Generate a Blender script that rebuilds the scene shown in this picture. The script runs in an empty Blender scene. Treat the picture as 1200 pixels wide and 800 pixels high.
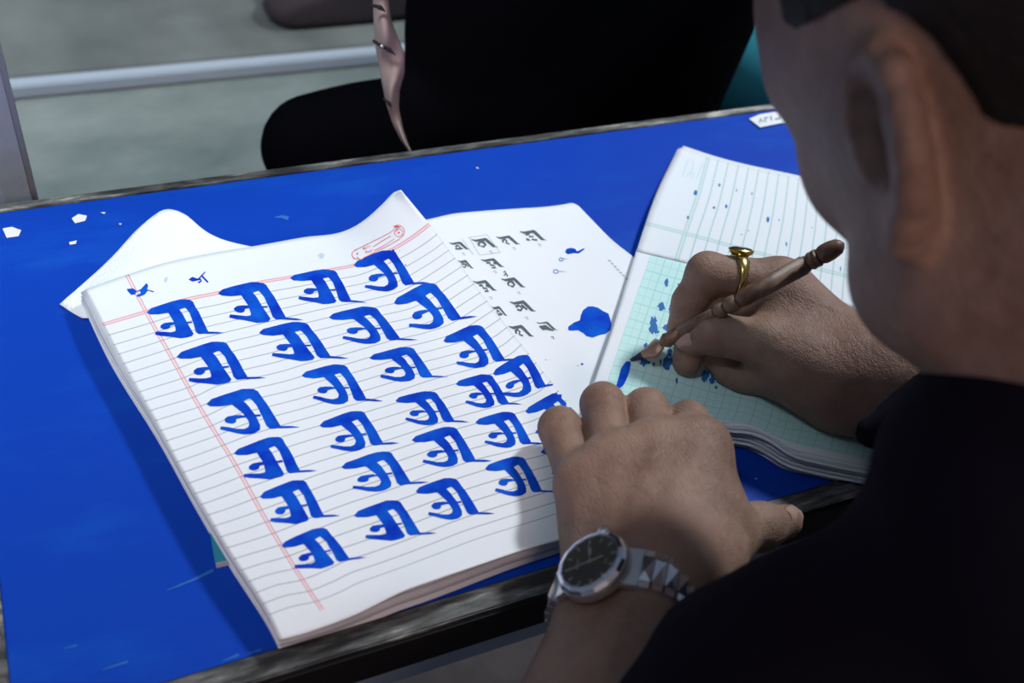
import bpy, bmesh, math, random
import numpy as np
from mathutils import Vector, Matrix
from mathutils.bvhtree import BVHTree
from mathutils.geometry import delaunay_2d_cdt

S = bpy.context.scene
COL = S.collection
R = random.Random(7)
NP = np.random.RandomState(5)

# ------------------------------------------------------------------ camera
ZT = 0.75            # height of the desk top above the floor
HC = 0.43            # height of the lens above the desk top
FPX = 1200.0         # focal length in pixels of the 1200x800 frame
# rows: where the desk's long axis, the downward plumb line and the near direction lie in the camera's own axes (right, down, forward)
AX = np.array([0.91313297, -0.19043628, 0.36044722])
DN = np.array([-0.14214245, 0.67996013, 0.7193398])
NR = np.array([0.38207814, 0.70808774, -0.59382493])

def c2w(d):          # direction in camera axes (right, down, forward) -> world
    d = np.asarray(d, float)
    return np.array([d @ AX, -(d @ NR), -(d @ DN)])
CAM = np.array([0.0, 0.0, ZT + HC])
def H(px, py, h=0.0):
    """point of the place at height h (cm above the desk top) that the lens sees at px, py of the 1200x800 frame"""
    d = c2w([px - 600.0, py - 400.0, FPX]); t = (ZT + h * .01 - CAM[2]) / d[2]
    return CAM + d * t
def D(px, py, depth):
    """the same, by distance (cm) along the lens axis"""
    return CAM + c2w([px - 600.0, py - 400.0, FPX]) * (depth * .01 / FPX)
def T(x, y, z):      # centimetres in the desk frame: x along it, y away from the sitter, z above its top
    return np.array([x * .01, y * .01, ZT + z * .01])

cd = bpy.data.cameras.new('camera'); cam = bpy.data.objects.new('camera', cd); COL.objects.link(cam)
ex, ey, ez = c2w([1, 0, 0]), -c2w([0, 1, 0]), -c2w([0, 0, 1])
cam.matrix_world = Matrix(((ex[0], ey[0], ez[0], CAM[0]), (ex[1], ey[1], ez[1], CAM[1]), (ex[2], ey[2], ez[2], CAM[2]), (0, 0, 0, 1)))
cd.sensor_width = 36; cd.lens = 36.0; cd.clip_start = .01
cd.dof.use_dof = True; cd.dof.focus_distance = .57; cd.dof.aperture_fstop = 7.1
S.camera = cam

# ------------------------------------------------------------------ light
w = bpy.data.worlds.new('world'); S.world = w; w.use_nodes = True
w.node_tree.nodes['Background'].inputs[0].default_value = (.50, .60, .85, 1)
w.node_tree.nodes['Background'].inputs[1].default_value = .21
def area(name, loc, target, size, power, col):
    l = bpy.data.lights.new(name, 'AREA'); l.shape = 'DISK'; l.size = size; l.energy = power; l.color = col
    o = bpy.data.objects.new(name, l); COL.objects.link(o); o.location = loc
    o.rotation_euler = (Vector(target) - Vector(loc)).to_track_quat('-Z', 'Y').to_euler(); return o
area('hall_lamp', (1.30, .80, 2.15), (.25, .35, .75), .22, 26, (.93, .97, 1.0))
far = area('bench_fill', (-.6, .30, 2.3), (.05, 1.30, .25), .4, 5.0, (.82, .93, 1.0)); far.data.spread = math.radians(62)  # added fill light, narrowed onto the pale bench board; no known source
area('warm_lamp', (-.15, -1.05, 1.85), (.25, .1, .9), .5, 8.5, (1.0, .68, .58))
S.view_settings.view_transform = 'Standard'; S.view_settings.look = 'None'
S.view_settings.exposure = 0.0; S.view_settings.gamma = 1.0

# ------------------------------------------------------------------ materials
def srgb(r, g, b):
    f = lambda c: (c / 255 / 12.92) if c <= 10 else ((c / 255 + .055) / 1.055) ** 2.4
    return (f(r), f(g), f(b), 1)
class Mat:
    def __init__(s, name, col, rough=.5, metal=0., spec=.5):
        s.m = bpy.data.materials.new(name); s.m.use_nodes = True
        s.nt = s.m.node_tree; s.b = s.nt.nodes['Principled BSDF']
        s.b.inputs['Base Color'].default_value = col; s.b.inputs['Roughness'].default_value = rough
        s.b.inputs['Metallic'].default_value = metal; s.b.inputs['Specular IOR Level'].default_value = spec
        s.h = None; s.tc = None
    def node(s, t, **kw):
        n = s.nt.nodes.new(t)
        for k, v in kw.items():
            if k.startswith('i_'):
                k = k[2:]; n.inputs[int(k) if k.isdigit() else k].default_value = v
            else: setattr(n, k, v)
        return n
    def link(s, a, b): s.nt.links.new(a, b)
    def co(s, kind='Object'):
        if s.tc is None: s.tc = s.node('ShaderNodeTexCoord')
        return s.tc.outputs[kind]
    def val(s, x, n, i):
        if isinstance(x, (int, float)): n.inputs[i].default_value = x
        else: s.link(x, n.inputs[i])
    def math(s, op, a, b=0., c=None):
        n = s.node('ShaderNodeMath', operation=op); s.val(a, n, 0); s.val(b, n, 1)
        if c is not None: s.val(c, n, 2)
        return n.outputs[0]
    def noise(s, scale, detail=4, rough=.55, stretch=None, kind='Object', dist=0.):
        n = s.node('ShaderNodeTexNoise'); n.inputs['Scale'].default_value = scale; n.inputs['Detail'].default_value = detail
        n.inputs['Roughness'].default_value = rough; n.inputs['Distortion'].default_value = dist
        v = s.co(kind)
        if stretch:
            mp = s.node('ShaderNodeMapping'); mp.inputs['Scale'].default_value = stretch[:3]
            if len(stretch) > 3: mp.inputs['Rotation'].default_value = (0, 0, stretch[3])
            s.link(v, mp.inputs[0]); v = mp.outputs[0]
        s.link(v, n.inputs['Vector']); return n.outputs['Fac']
    def ramp(s, fac, stops):
        n = s.node('ShaderNodeValToRGB'); e = n.color_ramp.elements
        e[0].position, e[0].color = stops[0]; e[1].position, e[1].color = stops[1]
        for p, c in stops[2:]:
            k = e.new(p); k.color = c
        s.link(fac, n.inputs[0]); return n.outputs[0]
    def mix(s, fac, a, b, mode='MIX'):
        n = s.node('ShaderNodeMix', data_type='RGBA', blend_type=mode)
        s.val(fac, n, 0)
        for x, i in ((a, 6), (b, 7)):
            if isinstance(x, tuple): n.inputs[i].default_value = x
            else: s.link(x, n.inputs[i])
        return n.outputs[2]
    def color(s, x): s.link(x, s.b.inputs['Base Color'])
    def rough(s, x): s.link(x, s.b.inputs['Roughness'])
    def bump(s, hgt, dist=.001, strength=1.):
        n = s.node('ShaderNodeBump'); n.inputs['Distance'].default_value = dist; n.inputs['Strength'].default_value = strength
        s.link(hgt, n.inputs['Height'])
        if s.h: s.link(s.h, n.inputs['Normal'])
        s.h = n.outputs[0]; s.link(s.h, s.b.inputs['Normal']); return s

def g(v): return (v, v, v, 1)
# desk laminate: a hard blue sheet with scuffs
M_blue = Mat('blue_laminate', (.004, .045, .36, 1), .38, 0, .12)
sc = M_blue.ramp(M_blue.noise(9, 5, .6, (1, 3.5, 1, .35)), [(.52, g(0)), (.78, g(1))])
fine = M_blue.ramp(M_blue.noise(60, 6, .75, (.35, 5, 1, .5)), [(.60, g(0)), (.80, g(1))])
c = M_blue.mix(M_blue.math('MULTIPLY', sc, .55), (.002, .046, .40, 1), (.006, .105, .50, 1))
M_blue.color(M_blue.mix(M_blue.math('MULTIPLY', fine, .20), c, (.03, .17, .55, 1)))
M_blue.rough(M_blue.math('ADD', M_blue.math('MULTIPLY', M_blue.noise(14, 4), .25), .42))
M_blue.bump(M_blue.noise(25, 3), .0006, .5)
# worn black edging
M_edge = Mat('black_edging', (.008, .007, .008, 1), .6, 0, .25)
M_trim = Mat('worn_edging', (.05, .05, .05, 1), .5)
wr = M_trim.ramp(M_trim.noise(45, 6, .7, (.5, 3, 2)), [(.42, (.022, .022, .022, 1)), (.56, (.12, .125, .12, 1)), (.70, (.52, .50, .44, 1))])
M_trim.color(wr); M_trim.bump(M_trim.noise(90, 4, .6, (.4, 3, 2)), .0008, .7)
M_chip = Mat('white_chip', (.7, .72, .72, 1), .8)
M_steel = Mat('grey_paint', (.34, .39, .45, 1), .45); M_steel.bump(M_steel.noise(60), .0005)
M_floor = Mat('concrete', (.16, .15, .16, 1), .85)
M_floor.color(M_floor.ramp(M_floor.noise(7, 6, .65), [(.3, (.035, .033, .036, 1)), (.7, (.085, .078, .082, 1))])); M_floor.bump(M_floor.noise(40), .003)
M_panel = Mat('pale_painted_board', (.2, .24, .23, 1), .7)
M_panel.color(M_panel.ramp(M_panel.noise(6, 6, .6, (1, 1, 2.5)), [(.3, (.30, .38, .36, 1)), (.7, (.58, .66, .63, 1))]))
M_seat = Mat('grey_green_board', (.05, .06, .058, 1), .6)
M_seat.color(M_seat.ramp(M_seat.noise(5, 5), [(.35, (.09, .10, .095, 1)), (.65, (.17, .185, .175, 1))]))

PAPER = (.76, .80, .84, 1)
def paper(name, base=PAPER):
    m = Mat(name, base, .75, 0, .25); m.bump(m.noise(220, 4, .6), .0003, .35); m.bump(m.noise(28, 3, .5), .0012, .35); return m
def uvs(m):
    n = m.node('ShaderNodeSeparateXYZ'); m.link(m.co('UV'), n.inputs[0]); return n.outputs[0], n.outputs[1]
def near(m, x, c, w, soft=.35):      # 1 on a line at x == c of half width w
    d = m.math('ABSOLUTE', m.math('SUBTRACT', x, c)); 
    return m.math('SUBTRACT', 1.0, m.math('SMOOTHSTEP' if False else 'MINIMUM', m.math('DIVIDE', m.math('MAXIMUM', m.math('SUBTRACT', d, w * (1 - soft)), 0), w * soft * 2), 1.0))
def every(m, x, w, step=1.):
    f = m.math('ABSOLUTE', m.math('SUBTRACT', m.math('FRACT', m.math('ADD', m.math('DIVIDE', x, step), .5)), .5))
    return m.math('SUBTRACT', 1.0, m.math('MINIMUM', m.math('DIVIDE', m.math('MAXIMUM', m.math('SUBTRACT', f, w * .6), 0), w * .8), 1.0))
def between(m, x, a, b):
    return m.math('MULTIPLY', m.math('GREATER_THAN', x, a), m.math('LESS_THAN', x, b))
# ruled exercise paper: u 0..1 across, v counted in rules from the red header line
UM = .145
M_rule = paper('ruled_paper'); u, v = uvs(M_rule)
rl = M_rule.math('MULTIPLY', every(M_rule, v, .040), between(M_rule, v, .5, 28.5))
col = M_rule.mix(M_rule.math('MULTIPLY', rl, .62), PAPER, (.10, .16, .20, 1))
hd = M_rule.math('MAXIMUM', near(M_rule, v, -.085, .055), near(M_rule, v, .085, .055))
vm = M_rule.math('MULTIPLY', M_rule.math('MAXIMUM', near(M_rule, u, UM - .0040, .0021), near(M_rule, u, UM + .0040, .0021)), between(M_rule, v, -2.9, 28.9))
col = M_rule.mix(M_rule.math('MULTIPLY', M_rule.math('MAXIMUM', hd, vm), .60), col, (.72, .10, .13, 1))
M_rule.color(col)
M_leaf = paper('plain_paper'); 
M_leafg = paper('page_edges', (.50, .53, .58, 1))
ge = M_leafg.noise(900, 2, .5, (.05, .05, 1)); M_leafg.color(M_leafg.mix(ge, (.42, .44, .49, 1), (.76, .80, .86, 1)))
# record book page: green columns
M_reg = paper('column_paper'); u, v = uvs(M_reg)
vl = M_reg.math('MULTIPLY', every(M_reg, u, .055), M_reg.math('GREATER_THAN', u, 3.5))
dbl = M_reg.math('MAXIMUM', near(M_reg, u, 2.88, .07), near(M_reg, u, 3.12, .07))
hz = M_reg.math('MAXIMUM', near(M_reg, v, .706, .0065), near(M_reg, v, .728, .0065))
col = M_reg.mix(M_reg.math('MULTIPLY', vl, .55), PAPER, (.15, .42, .38, 1))
M_reg.color(M_reg.mix(M_reg.math('MULTIPLY', M_reg.math('MAXIMUM', dbl, hz), .45), col, (.16, .50, .42, 1)))
# graph page: u, v in half centimetres
M_graph = paper('graph_paper'); u, v = uvs(M_graph)
ins = M_graph.math('MULTIPLY', between(M_graph, v, .15, 18.5), between(M_graph, u, 0., 52.))
gl = M_graph.math('MULTIPLY', M_graph.math('MAXIMUM', every(M_graph, u, .12, .2), every(M_graph, v, .12, .2)), .12)
g1 = M_graph.math('MULTIPLY', M_graph.math('MAXIMUM', every(M_graph, u, .06), every(M_graph, v, .06)), .24)
g2 = M_graph.math('MULTIPLY', M_graph.math('MAXIMUM', every(M_graph, u, .035, 2.), every(M_graph, v, .030, 2.)), .40)
gg = M_graph.math('MAXIMUM', M_graph.math('MAXIMUM', gl, g1), g2)
gcol = M_graph.mix(gg, (.57, .82, .80, 1), (.08, .38, .34, 1))
M_graph.color(M_graph.mix(ins, PAPER, gcol))
M_tissue = Mat('embossed_tissue', (.80, .84, .86, 1), .9, 0, .1)
vo = M_tissue.node('ShaderNodeTexVoronoi'); vo.inputs['Scale'].default_value = 520; M_tissue.link(M_tissue.co(), vo.inputs['Vector'])
M_tissue.bump(vo.outputs['Distance'], .0006, .6); M_tissue.bump(M_tissue.noise(60, 3), .001, .5)
M_ink = Mat('blue_ink', (.002, .045, .52, 1), .8, 0, .08)
M_ink.color(M_ink.ramp(M_ink.noise(70, 3), [(.35, (.001, .032, .46, 1)), (.72, (.004, .11, .62, 1))]))
M_ink2 = Mat('thin_blue_ink', (.01, .16, .50, 1), .6)
M_print = Mat('grey_print', (.075, .11, .125, 1), .8)
M_pale = Mat('pale_print', (.30, .35, .40, 1), .8)
M_redp = Mat('red_print', (.66, .12, .14, 1), .8)
M_grnp = Mat('green_print', (.40, .62, .58, 1), .8)
M_smud = Mat('faint_smudge', (.52, .60, .68, 1), .8)
M_teal = Mat('teal_card', (.02, .25, .33, 1), .5)
M_tealc = Mat('teal_cloth', (.02, .30, .42, 1), .85)
# skin
def skin(name, dark, lite, warm):
    m = Mat(name, lite, .48, 0, .30)
    n1 = m.noise(28, 5, .6); n2 = m.noise(140, 4, .6)
    c = m.mix(m.math('MULTIPLY', m.math('SUBTRACT', n1, .3), 2.0), dark, lite)
    c = m.mix(m.math('MULTIPLY', m.ramp(m.noise(11, 3), [(.45, g(0)), (.75, g(1))]), .45), c, warm)
    c = m.mix(m.math('MULTIPLY', m.math('SUBTRACT', n2, .5), .9), c, lite)
    m.color(c)
    m.b.inputs['Subsurface Weight'].default_value = .06; m.b.inputs['Subsurface Radius'].default_value = (.006, .002, .001); m.b.inputs['Subsurface Scale'].default_value = .5
    vo = m.node('ShaderNodeTexVoronoi', feature='DISTANCE_TO_EDGE'); vo.inputs['Scale'].default_value = 620
    ns = m.node('ShaderNodeTexNoise'); ns.inputs['Scale'].default_value = 90; m.link(m.co(), ns.inputs['Vector'])
    va = m.node('ShaderNodeVectorMath', operation='MULTIPLY_ADD'); m.link(ns.outputs['Color'], va.inputs[0]); va.inputs[1].default_value = (.008, .008, .008); m.link(m.co(), va.inputs[2])
    m.link(va.outputs[0], vo.inputs['Vector'])
    m.bump(m.math('MINIMUM', vo.outputs['Distance'], .25), .0008, .6)
    m.bump(m.noise(300, 3, .6, (1, .28, 1, .9), dist=1.2), .0006, .6)
    m.bump(m.noise(75, 4, .55, dist=.6), .0020, .6)
    m.rough(m.math('ADD', m.math('MULTIPLY', n1, .24), .44))
    return m
M_skin = skin('brown_skin', (.165, .092, .066, 1), (.350, .230, .172, 1), (.275, .140, .104, 1))
M_nail = Mat('nail', (.36, .24, .19, 1), .3)
M_hair = Mat('black_hair', (.010, .007, .006, 1), .75, 0, .3)
M_hair.bump(M_hair.noise(420, 4, .7, (1, .25, 1)), .002, .8)
M_shirt = Mat('dark_cloth', (.006, .006, .011, 1), .95, 0, .08)
M_shirt.color(M_shirt.ramp(M_shirt.noise(8, 4), [(.35, (.0045, .0045, .009, 1)), (.7, (.012, .009, .016, 1))]))
M_shirt.bump(M_shirt.noise(600, 2), .0006, .6); M_shirt.bump(M_shirt.noise(12, 3, .5), .008, .5)
M_black = Mat('black_cloth', (.003, .003, .0045, 1), .98, 0, .02); M_black.bump(M_black.noise(14, 3), .008, .5)
M_pink = Mat('pale_pink_cloth', (.40, .29, .27, 1), .8)
M_gold = Mat('gold', (.56, .43, .15, 1), .25, 1.)
M_gold.bump(M_gold.noise(300), .0002, .4)
M_stone = Mat('dark_stone', (.05, .045, .02, 1), .12)
M_wood = Mat('pen_wood', (.12, .06, .035, 1), .5)
wn = M_wood.noise(160, 5, .65, (1, 1, .10)); M_wood.color(M_wood.ramp(wn, [(.32, (.055, .026, .015, 1)), (.55, (.15, .080, .050, 1)), (.75, (.27, .17, .115, 1))]))
M_wood.bump(wn, .0006, .7)
M_woodl = Mat('pale_pen_wood', (.17, .105, .06, 1), .5); M_woodl.bump(M_woodl.noise(300), .0003)
M_nib = Mat('nib_metal', (.36, .22, .15, 1), .35, .5)
M_nibi = Mat('inked_nib', (.02, .03, .06, 1), .3, .4)
M_chrome = Mat('polished_steel', (.78, .80, .82, 1), .22, 1.)
M_satin = Mat('brushed_steel', (.70, .71, .72, 1), .36, 1.); M_satin.bump(M_satin.noise(500, 2, .5, (1, .1, 1)), .0001, .5)
M_dial = Mat('dark_dial', (.075, .08, .07, 1), .35)
M_mark = Mat('silver_mark', (.62, .64, .58, 1), .3, .5)
M_glass = Mat('watch_crystal', (1, 1, 1, 1), .02); M_glass.b.inputs['Transmission Weight'].default_value = 1.; M_glass.b.inputs['IOR'].default_value = 1.3
M_dusk = Mat('dim_red_cloth', (.022, .014, .018, 1), .9)

# ------------------------------------------------------------------ object helpers
def tag(o, label=None, cat=None, group=None, kind=None):
    if label: o['label'] = label
    if cat: o['category'] = cat
    if group: o['group'] = group
    if kind: o['kind'] = kind
    return o
def empty(name, loc):
    o = bpy.data.objects.new(name, None); COL.objects.link(o); o.location = Vector(loc); o.empty_display_size = .02
    return o
def mesh(name, verts, faces, mat, parent=None, uv=None, smooth=True, mats=None, fm=None):
    """link verts (world metres) and faces as one object; children keep world geometry under their thing"""
    verts = np.asarray(verts, float)
    org = verts.mean(0) if parent is None else np.array(parent_world(parent))
    me = bpy.data.meshes.new(name)
    faces = faces if isinstance(faces, np.ndarray) else [tuple(f) for f in faces]
    if isinstance(faces, np.ndarray):
        k = faces.shape[1]; me.vertices.add(len(verts)); me.vertices.foreach_set('co', (verts - org).astype(np.float32).ravel())
        me.loops.add(faces.size); me.loops.foreach_set('vertex_index', faces.astype(np.int32).ravel())
        me.polygons.add(len(faces)); me.polygons.foreach_set('loop_start', np.arange(0, faces.size, k, dtype=np.int32)); me.update(calc_edges=True)
    else:
        me.from_pydata([tuple(p) for p in (verts - org)], [], faces)
    if uv is not None:
        l = me.uv_layers.new(name='UVMap'); uv = np.asarray(uv)
        vi = np.empty(len(me.loops), np.int32); me.loops.foreach_get('vertex_index', vi); l.data.foreach_set('uv', uv[vi].astype(np.float32).ravel())
    for m in (mats or [mat]): me.materials.append(m.m)
    if fm is not None: me.polygons.foreach_set('material_index', np.asarray(fm, np.int32))
    me.polygons.foreach_set('use_smooth', [bool(smooth)] * len(me.polygons)); me.validate(); me.update()
    o = bpy.data.objects.new(name, me); COL.objects.link(o)
    if parent is None: o.location = Vector(org)
    else: o.parent = parent
    return o
def parent_world(p):
    v = Vector((0, 0, 0))
    while p is not None: v += p.location; p = p.parent
    return v
def box(name, lo, hi, mat, parent=None, bev=.001, axes=None, org=None, smooth=False):
    bm = bmesh.new(); bmesh.ops.create_cube(bm, size=1)
    lo, hi = np.array(lo, float), np.array(hi, float)
    for v in bm.verts: v.co = Vector((lo + hi) / 2 + np.array(v.co) * (hi - lo))
    if bev: bmesh.ops.bevel(bm, geom=bm.edges[:], offset=bev, segments=2, affect='EDGES')
    vs = np.array([v.co[:] for v in bm.verts]); fs = [[v.index for v in f.verts] for f in bm.faces]; bm.free()
    if axes is not None: vs = np.asarray(org) + vs @ np.asarray(axes)
    return mesh(name, vs, fs, mat, parent, smooth=smooth)
def lathe(name, p0, axis, prof, mat, parent=None, seg=24, smooth=True, mats=None, mi=None):
    """prof: (distance along axis, radius) in metres"""
    a = np.array(axis, float); a /= np.linalg.norm(a); r = np.cross(a, [0, 0, 1.]) if abs(a[2]) < .9 else np.cross(a, [1., 0, 0]); r /= np.linalg.norm(r); s = np.cross(a, r)
    vs = []; fs = []; fm = []
    for t, rad in prof:
        for k in range(seg):
            q = 2 * math.pi * k / seg; vs.append(np.array(p0) + a * t + (r * math.cos(q) + s * math.sin(q)) * rad)
    for i in range(len(prof) - 1):
        for k in range(seg):
            fs.append((i * seg + k, i * seg + (k + 1) % seg, (i + 1) * seg + (k + 1) % seg, (i + 1) * seg + k)); fm.append(mi[i] if mi else 0)
    fs.append(tuple(range(seg))[::-1]); fs.append(tuple((len(prof) - 1) * seg + k for k in range(seg))); fm += [0, 0]
    return mesh(name, vs, fs, mat, parent, smooth=smooth, mats=mats, fm=fm if mats else None)

def pchip(xs, ys, x):
    xs = np.asarray(xs, float); ys = np.asarray(ys, float); x = np.asarray(x, float)
    h = np.diff(xs); dl = np.diff(ys) / h; m = np.zeros(len(xs)); m[0] = dl[0]; m[-1] = dl[-1]
    for i in range(1, len(xs) - 1): m[i] = (dl[i - 1] * h[i] + dl[i] * h[i - 1]) / (h[i] + h[i - 1])
    i = np.clip(np.searchsorted(xs, x) - 1, 0, len(h) - 1); t = (x - xs[i]) / h[i]
    return (2 * t**3 - 3 * t**2 + 1) * ys[i] + (t**3 - 2 * t**2 + t) * h[i] * m[i] + (-2 * t**3 + 3 * t**2) * ys[i + 1] + (t**3 - t**2) * h[i] * m[i + 1]

def sheet(V, lines, ucols, hu, hv, ht, nu, nv, vr=None):
    """a curved sheet of paper. lines[i]: its course (pixel polyline, left to right) at v = V[i]; ucols[i]: (pixel x, u) pairs there;
    ht: heights over the desk in cm at (hv rows, hu columns). Returns grid of world points, uv"""
    U = np.linspace(hu[0], hu[-1], nu); vv = np.linspace(V[0], V[-1], nv)
    px = np.zeros((len(V), nu)); py = np.zeros((len(V), nu))
    for i, (L, C) in enumerate(zip(lines, ucols)):
        L = np.array(L, float); C = np.array(C, float)
        px[i] = np.interp(U, C[:, 1], C[:, 0]) + 0
        py[i] = pchip(L[:, 0], L[:, 1], px[i])
    X = np.stack([pchip(V, px[:, j], vv) for j in range(nu)], 1); Y = np.stack([pchip(V, py[:, j], vv) for j in range(nu)], 1)
    ht = np.array(ht, float); hh = np.stack([pchip(hu, r, U) for r in ht]); hh = np.stack([pchip(hv, hh[:, j], vv) for j in range(nu)], 1)
    P = np.array([[H(X[a, b], Y[a, b], hh[a, b]) for b in range(nu)] for a in range(nv)])
    UV = np.stack(np.meshgrid(U, vv), -1)
    return P, UV
def grid_faces(nr, nc):
    a = np.arange(nr * nc).reshape(nr, nc)
    return np.stack([a[:-1, :-1], a[1:, :-1], a[1:, 1:], a[:-1, 1:]], -1).reshape(-1, 4)
def sheet_obj(name, P, UV, mat, parent, thick=.0002, edge=None):
    nr, nc = P.shape[:2]; top = P.reshape(-1, 3); bot = top - np.array([0, 0, thick])
    f = grid_faces(nr, nc); n = nr * nc
    b = [i for i in range(nc)] + [r * nc + nc - 1 for r in range(1, nr)] + [(nr - 1) * nc + i for i in range(nc - 2, -1, -1)] + [r * nc for r in range(nr - 2, 0, -1)]
    b = np.array(b); bn = np.roll(b, -1)
    side = np.stack([b, bn, bn + n, b + n], -1)
    F = np.concatenate([f, f[:, ::-1] + n, side]); fm = [0] * (len(f)) + [0] * len(f) + [1 if edge else 0] * len(side)
    uv = None if UV is None else np.concatenate([UV.reshape(-1, 2)] * 2)
    return mesh(name, np.concatenate([top, bot]), F, mat, parent, uv=uv, mats=[mat, edge] if edge else None, fm=fm if edge else None)
def bvh_of(P):
    nr, nc = P.shape[:2]
    return BVHTree.FromPolygons([Vector(p) for p in P.reshape(-1, 3)], [tuple(int(i) for i in f) for f in grid_faces(nr, nc)])
def decal(name, polys, bvh, mat, parent, lift=.00018, step=5.0):
    """flat ink or print lying on a sheet: outlines are cut into small triangles that follow the sheet"""
    vs = []; fs = []
    for pi, poly in enumerate(polys):
        P2 = [Vector((float(a), float(b))) for a, b in poly]; n = len(P2)
        xs = [p.x for p in P2]; ys = [p.y for p in P2]
        pts = list(P2)
        def inside(x, y):
            r = False; j = n - 1
            for i in range(n):
                if (P2[i].y > y) != (P2[j].y > y) and x < (P2[j].x - P2[i].x) * (y - P2[i].y) / (P2[j].y - P2[i].y) + P2[i].x: r = not r
                j = i
            return r
        x = min(xs) + step * .5
        while x < max(xs):
            y = min(ys) + step * .5
            while y < max(ys):
                if inside(x, y): pts.append(Vector((x + .01 * (y % 3), y)))
                y += step
            x += step
        ov, oe, of, *_ = delaunay_2d_cdt(pts, [], [list(range(n))], 1, 1e-5)
        base = len(vs); ok = True; new = []
        for p in ov:
            d = Vector(c2w([p.x - 600, p.y - 400, FPX])).normalized()
            hit, nn, _, _ = bvh.ray_cast(Vector(CAM), d)
            if hit is None: new.append(None); continue
            if nn.z < 0: nn = -nn
            new.append(np.array(hit + nn * (lift + pi * .00001)))
        idx = {}
        for k, q in enumerate(new):
            if q is not None: idx[k] = len(vs); vs.append(q)
        for f in of:
            if all(k in idx for k in f): fs.append(tuple(idx[k] for k in f))
    if not fs: return None
    # faces must look up
    out = []
    for f in fs:
        a, b, c_ = (vs[f[0]], vs[f[1]], vs[f[2]])
        out.append(f if np.cross(b - a, c_ - a)[2] > 0 else f[::-1])
    return mesh(name, vs, out, mat, parent)
def stroke(pts, w0, w1=None):
    """outline of a pen stroke along pts, width running from w0 to w1"""
    w1 = w0 if w1 is None else w1; pts = [np.array(p, float) for p in pts]; n = len(pts); L = []; Rr = []
    for i, p in enumerate(pts):
        t = pts[min(i + 1, n - 1)] - pts[max(i - 1, 0)]; t /= (np.linalg.norm(t) + 1e-9); q = np.array([-t[1], t[0]]); w_ = (w0 + (w1 - w0) * i / max(n - 1, 1)) / 2
        L.append(p + q * w_); Rr.append(p - q * w_)
    return [tuple(x) for x in L] + [tuple(x) for x in Rr[::-1]]
# ------------------------------------------------------------------ smooth solids (bodies, cloth) as one continuous surface
class Solid:
    """a list of tapered capsules and ellipsoids blended together, meshed as one skin"""
    def __init__(s): s.p = []
    def cap(s, a, b, ra, rb, k=.008, sub=False):
        s.p.append(('c', np.array(a, float), np.array(b, float), ra * .01, rb * .01, k, sub)); return s
    def chain(s, pts, rs, k=.006):
        for i in range(len(pts) - 1): s.cap(pts[i], pts[i + 1], rs[i], rs[i + 1], k)
        return s
    def ell(s, c, r, ax=None, k=.01, sub=False):
        s.p.append(('e', np.array(c, float), np.array(r, float) * .01, np.eye(3) if ax is None else np.array(ax, float), 0, k, sub)); return s
    @staticmethod
    def dist(q, X):
        if q[0] == 'c':
            _, a, b, ra, rb, k, sub = q; ba = b - a; l2 = ba @ ba + 1e-12
            t = np.clip(((X - a) @ ba) / l2, 0, 1)
            return np.sqrt((((X - a) - t[:, None] * ba) ** 2).sum(1)) - (ra + (rb - ra) * t)
        _, c_, r, ax, _, k, sub = q; L = (X - c_) @ ax.T; k0 = np.sqrt(((L / r) ** 2).sum(1)); k1 = np.sqrt(((L / (r * r)) ** 2).sum(1)) + 1e-9
        return k0 * (k0 - 1) / k1
    def ev(s, X, prims=None):
        d = np.full(len(X), .05)
        for q in (s.p if prims is None else prims):
            e = s.dist(q, X); k = q[5]
            if q[6]:
                h = np.maximum(k - np.abs(d + e), 0) / k; d = np.maximum(d, -e) + h * h * k * .25
            else:
                h = np.maximum(k - np.abs(d - e), 0) / k; d = np.minimum(d, e) - h * h * k * .25
        return d
    def mesh(s, lo, hi, vox, clip=None, disp=None):
        lo = np.array(lo, float); hi = np.array(hi, float); n = np.ceil((hi - lo) / vox).astype(int) + 1
        B = 12; G = np.full(n, .05, np.float32); half = B * vox * .5 * math.sqrt(3)
        bc = [np.arange(0, m, B) for m in n]
        C = np.stack(np.meshgrid(*bc, indexing='ij'), -1).reshape(-1, 3); cen = lo + (C + B / 2) * vox
        Dm = np.stack([s.dist(q, cen) for q in s.p], 1)
        pos = np.array([not q[6] for q in s.p]); act = np.where(pos, Dm, 9).min(1) < half + .004
        for bi in np.nonzero(act)[0]:
            c0 = C[bi]; c1 = np.minimum(c0 + B, n)
            pr = [q for q, dd in zip(s.p, Dm[bi]) if dd < half * 1.15 + q[5] + .002]
            g_ = np.stack(np.meshgrid(*[np.arange(a, b) for a, b in zip(c0, c1)], indexing='ij'), -1)
            X = lo + g_.reshape(-1, 3) * vox; d = s.ev(X, pr)
            if disp is not None: d = d + disp(X)
            if clip is not None: d = np.maximum(d, clip(X))
            G[c0[0]:c1[0], c0[1]:c1[1], c0[2]:c1[2]] = d.reshape(g_.shape[:3])
        G[0] = G[-1] = .05; G[:, 0] = G[:, -1] = .05; G[:, :, 0] = G[:, :, -1] = .05
        return nets(G, lo, vox)
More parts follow.
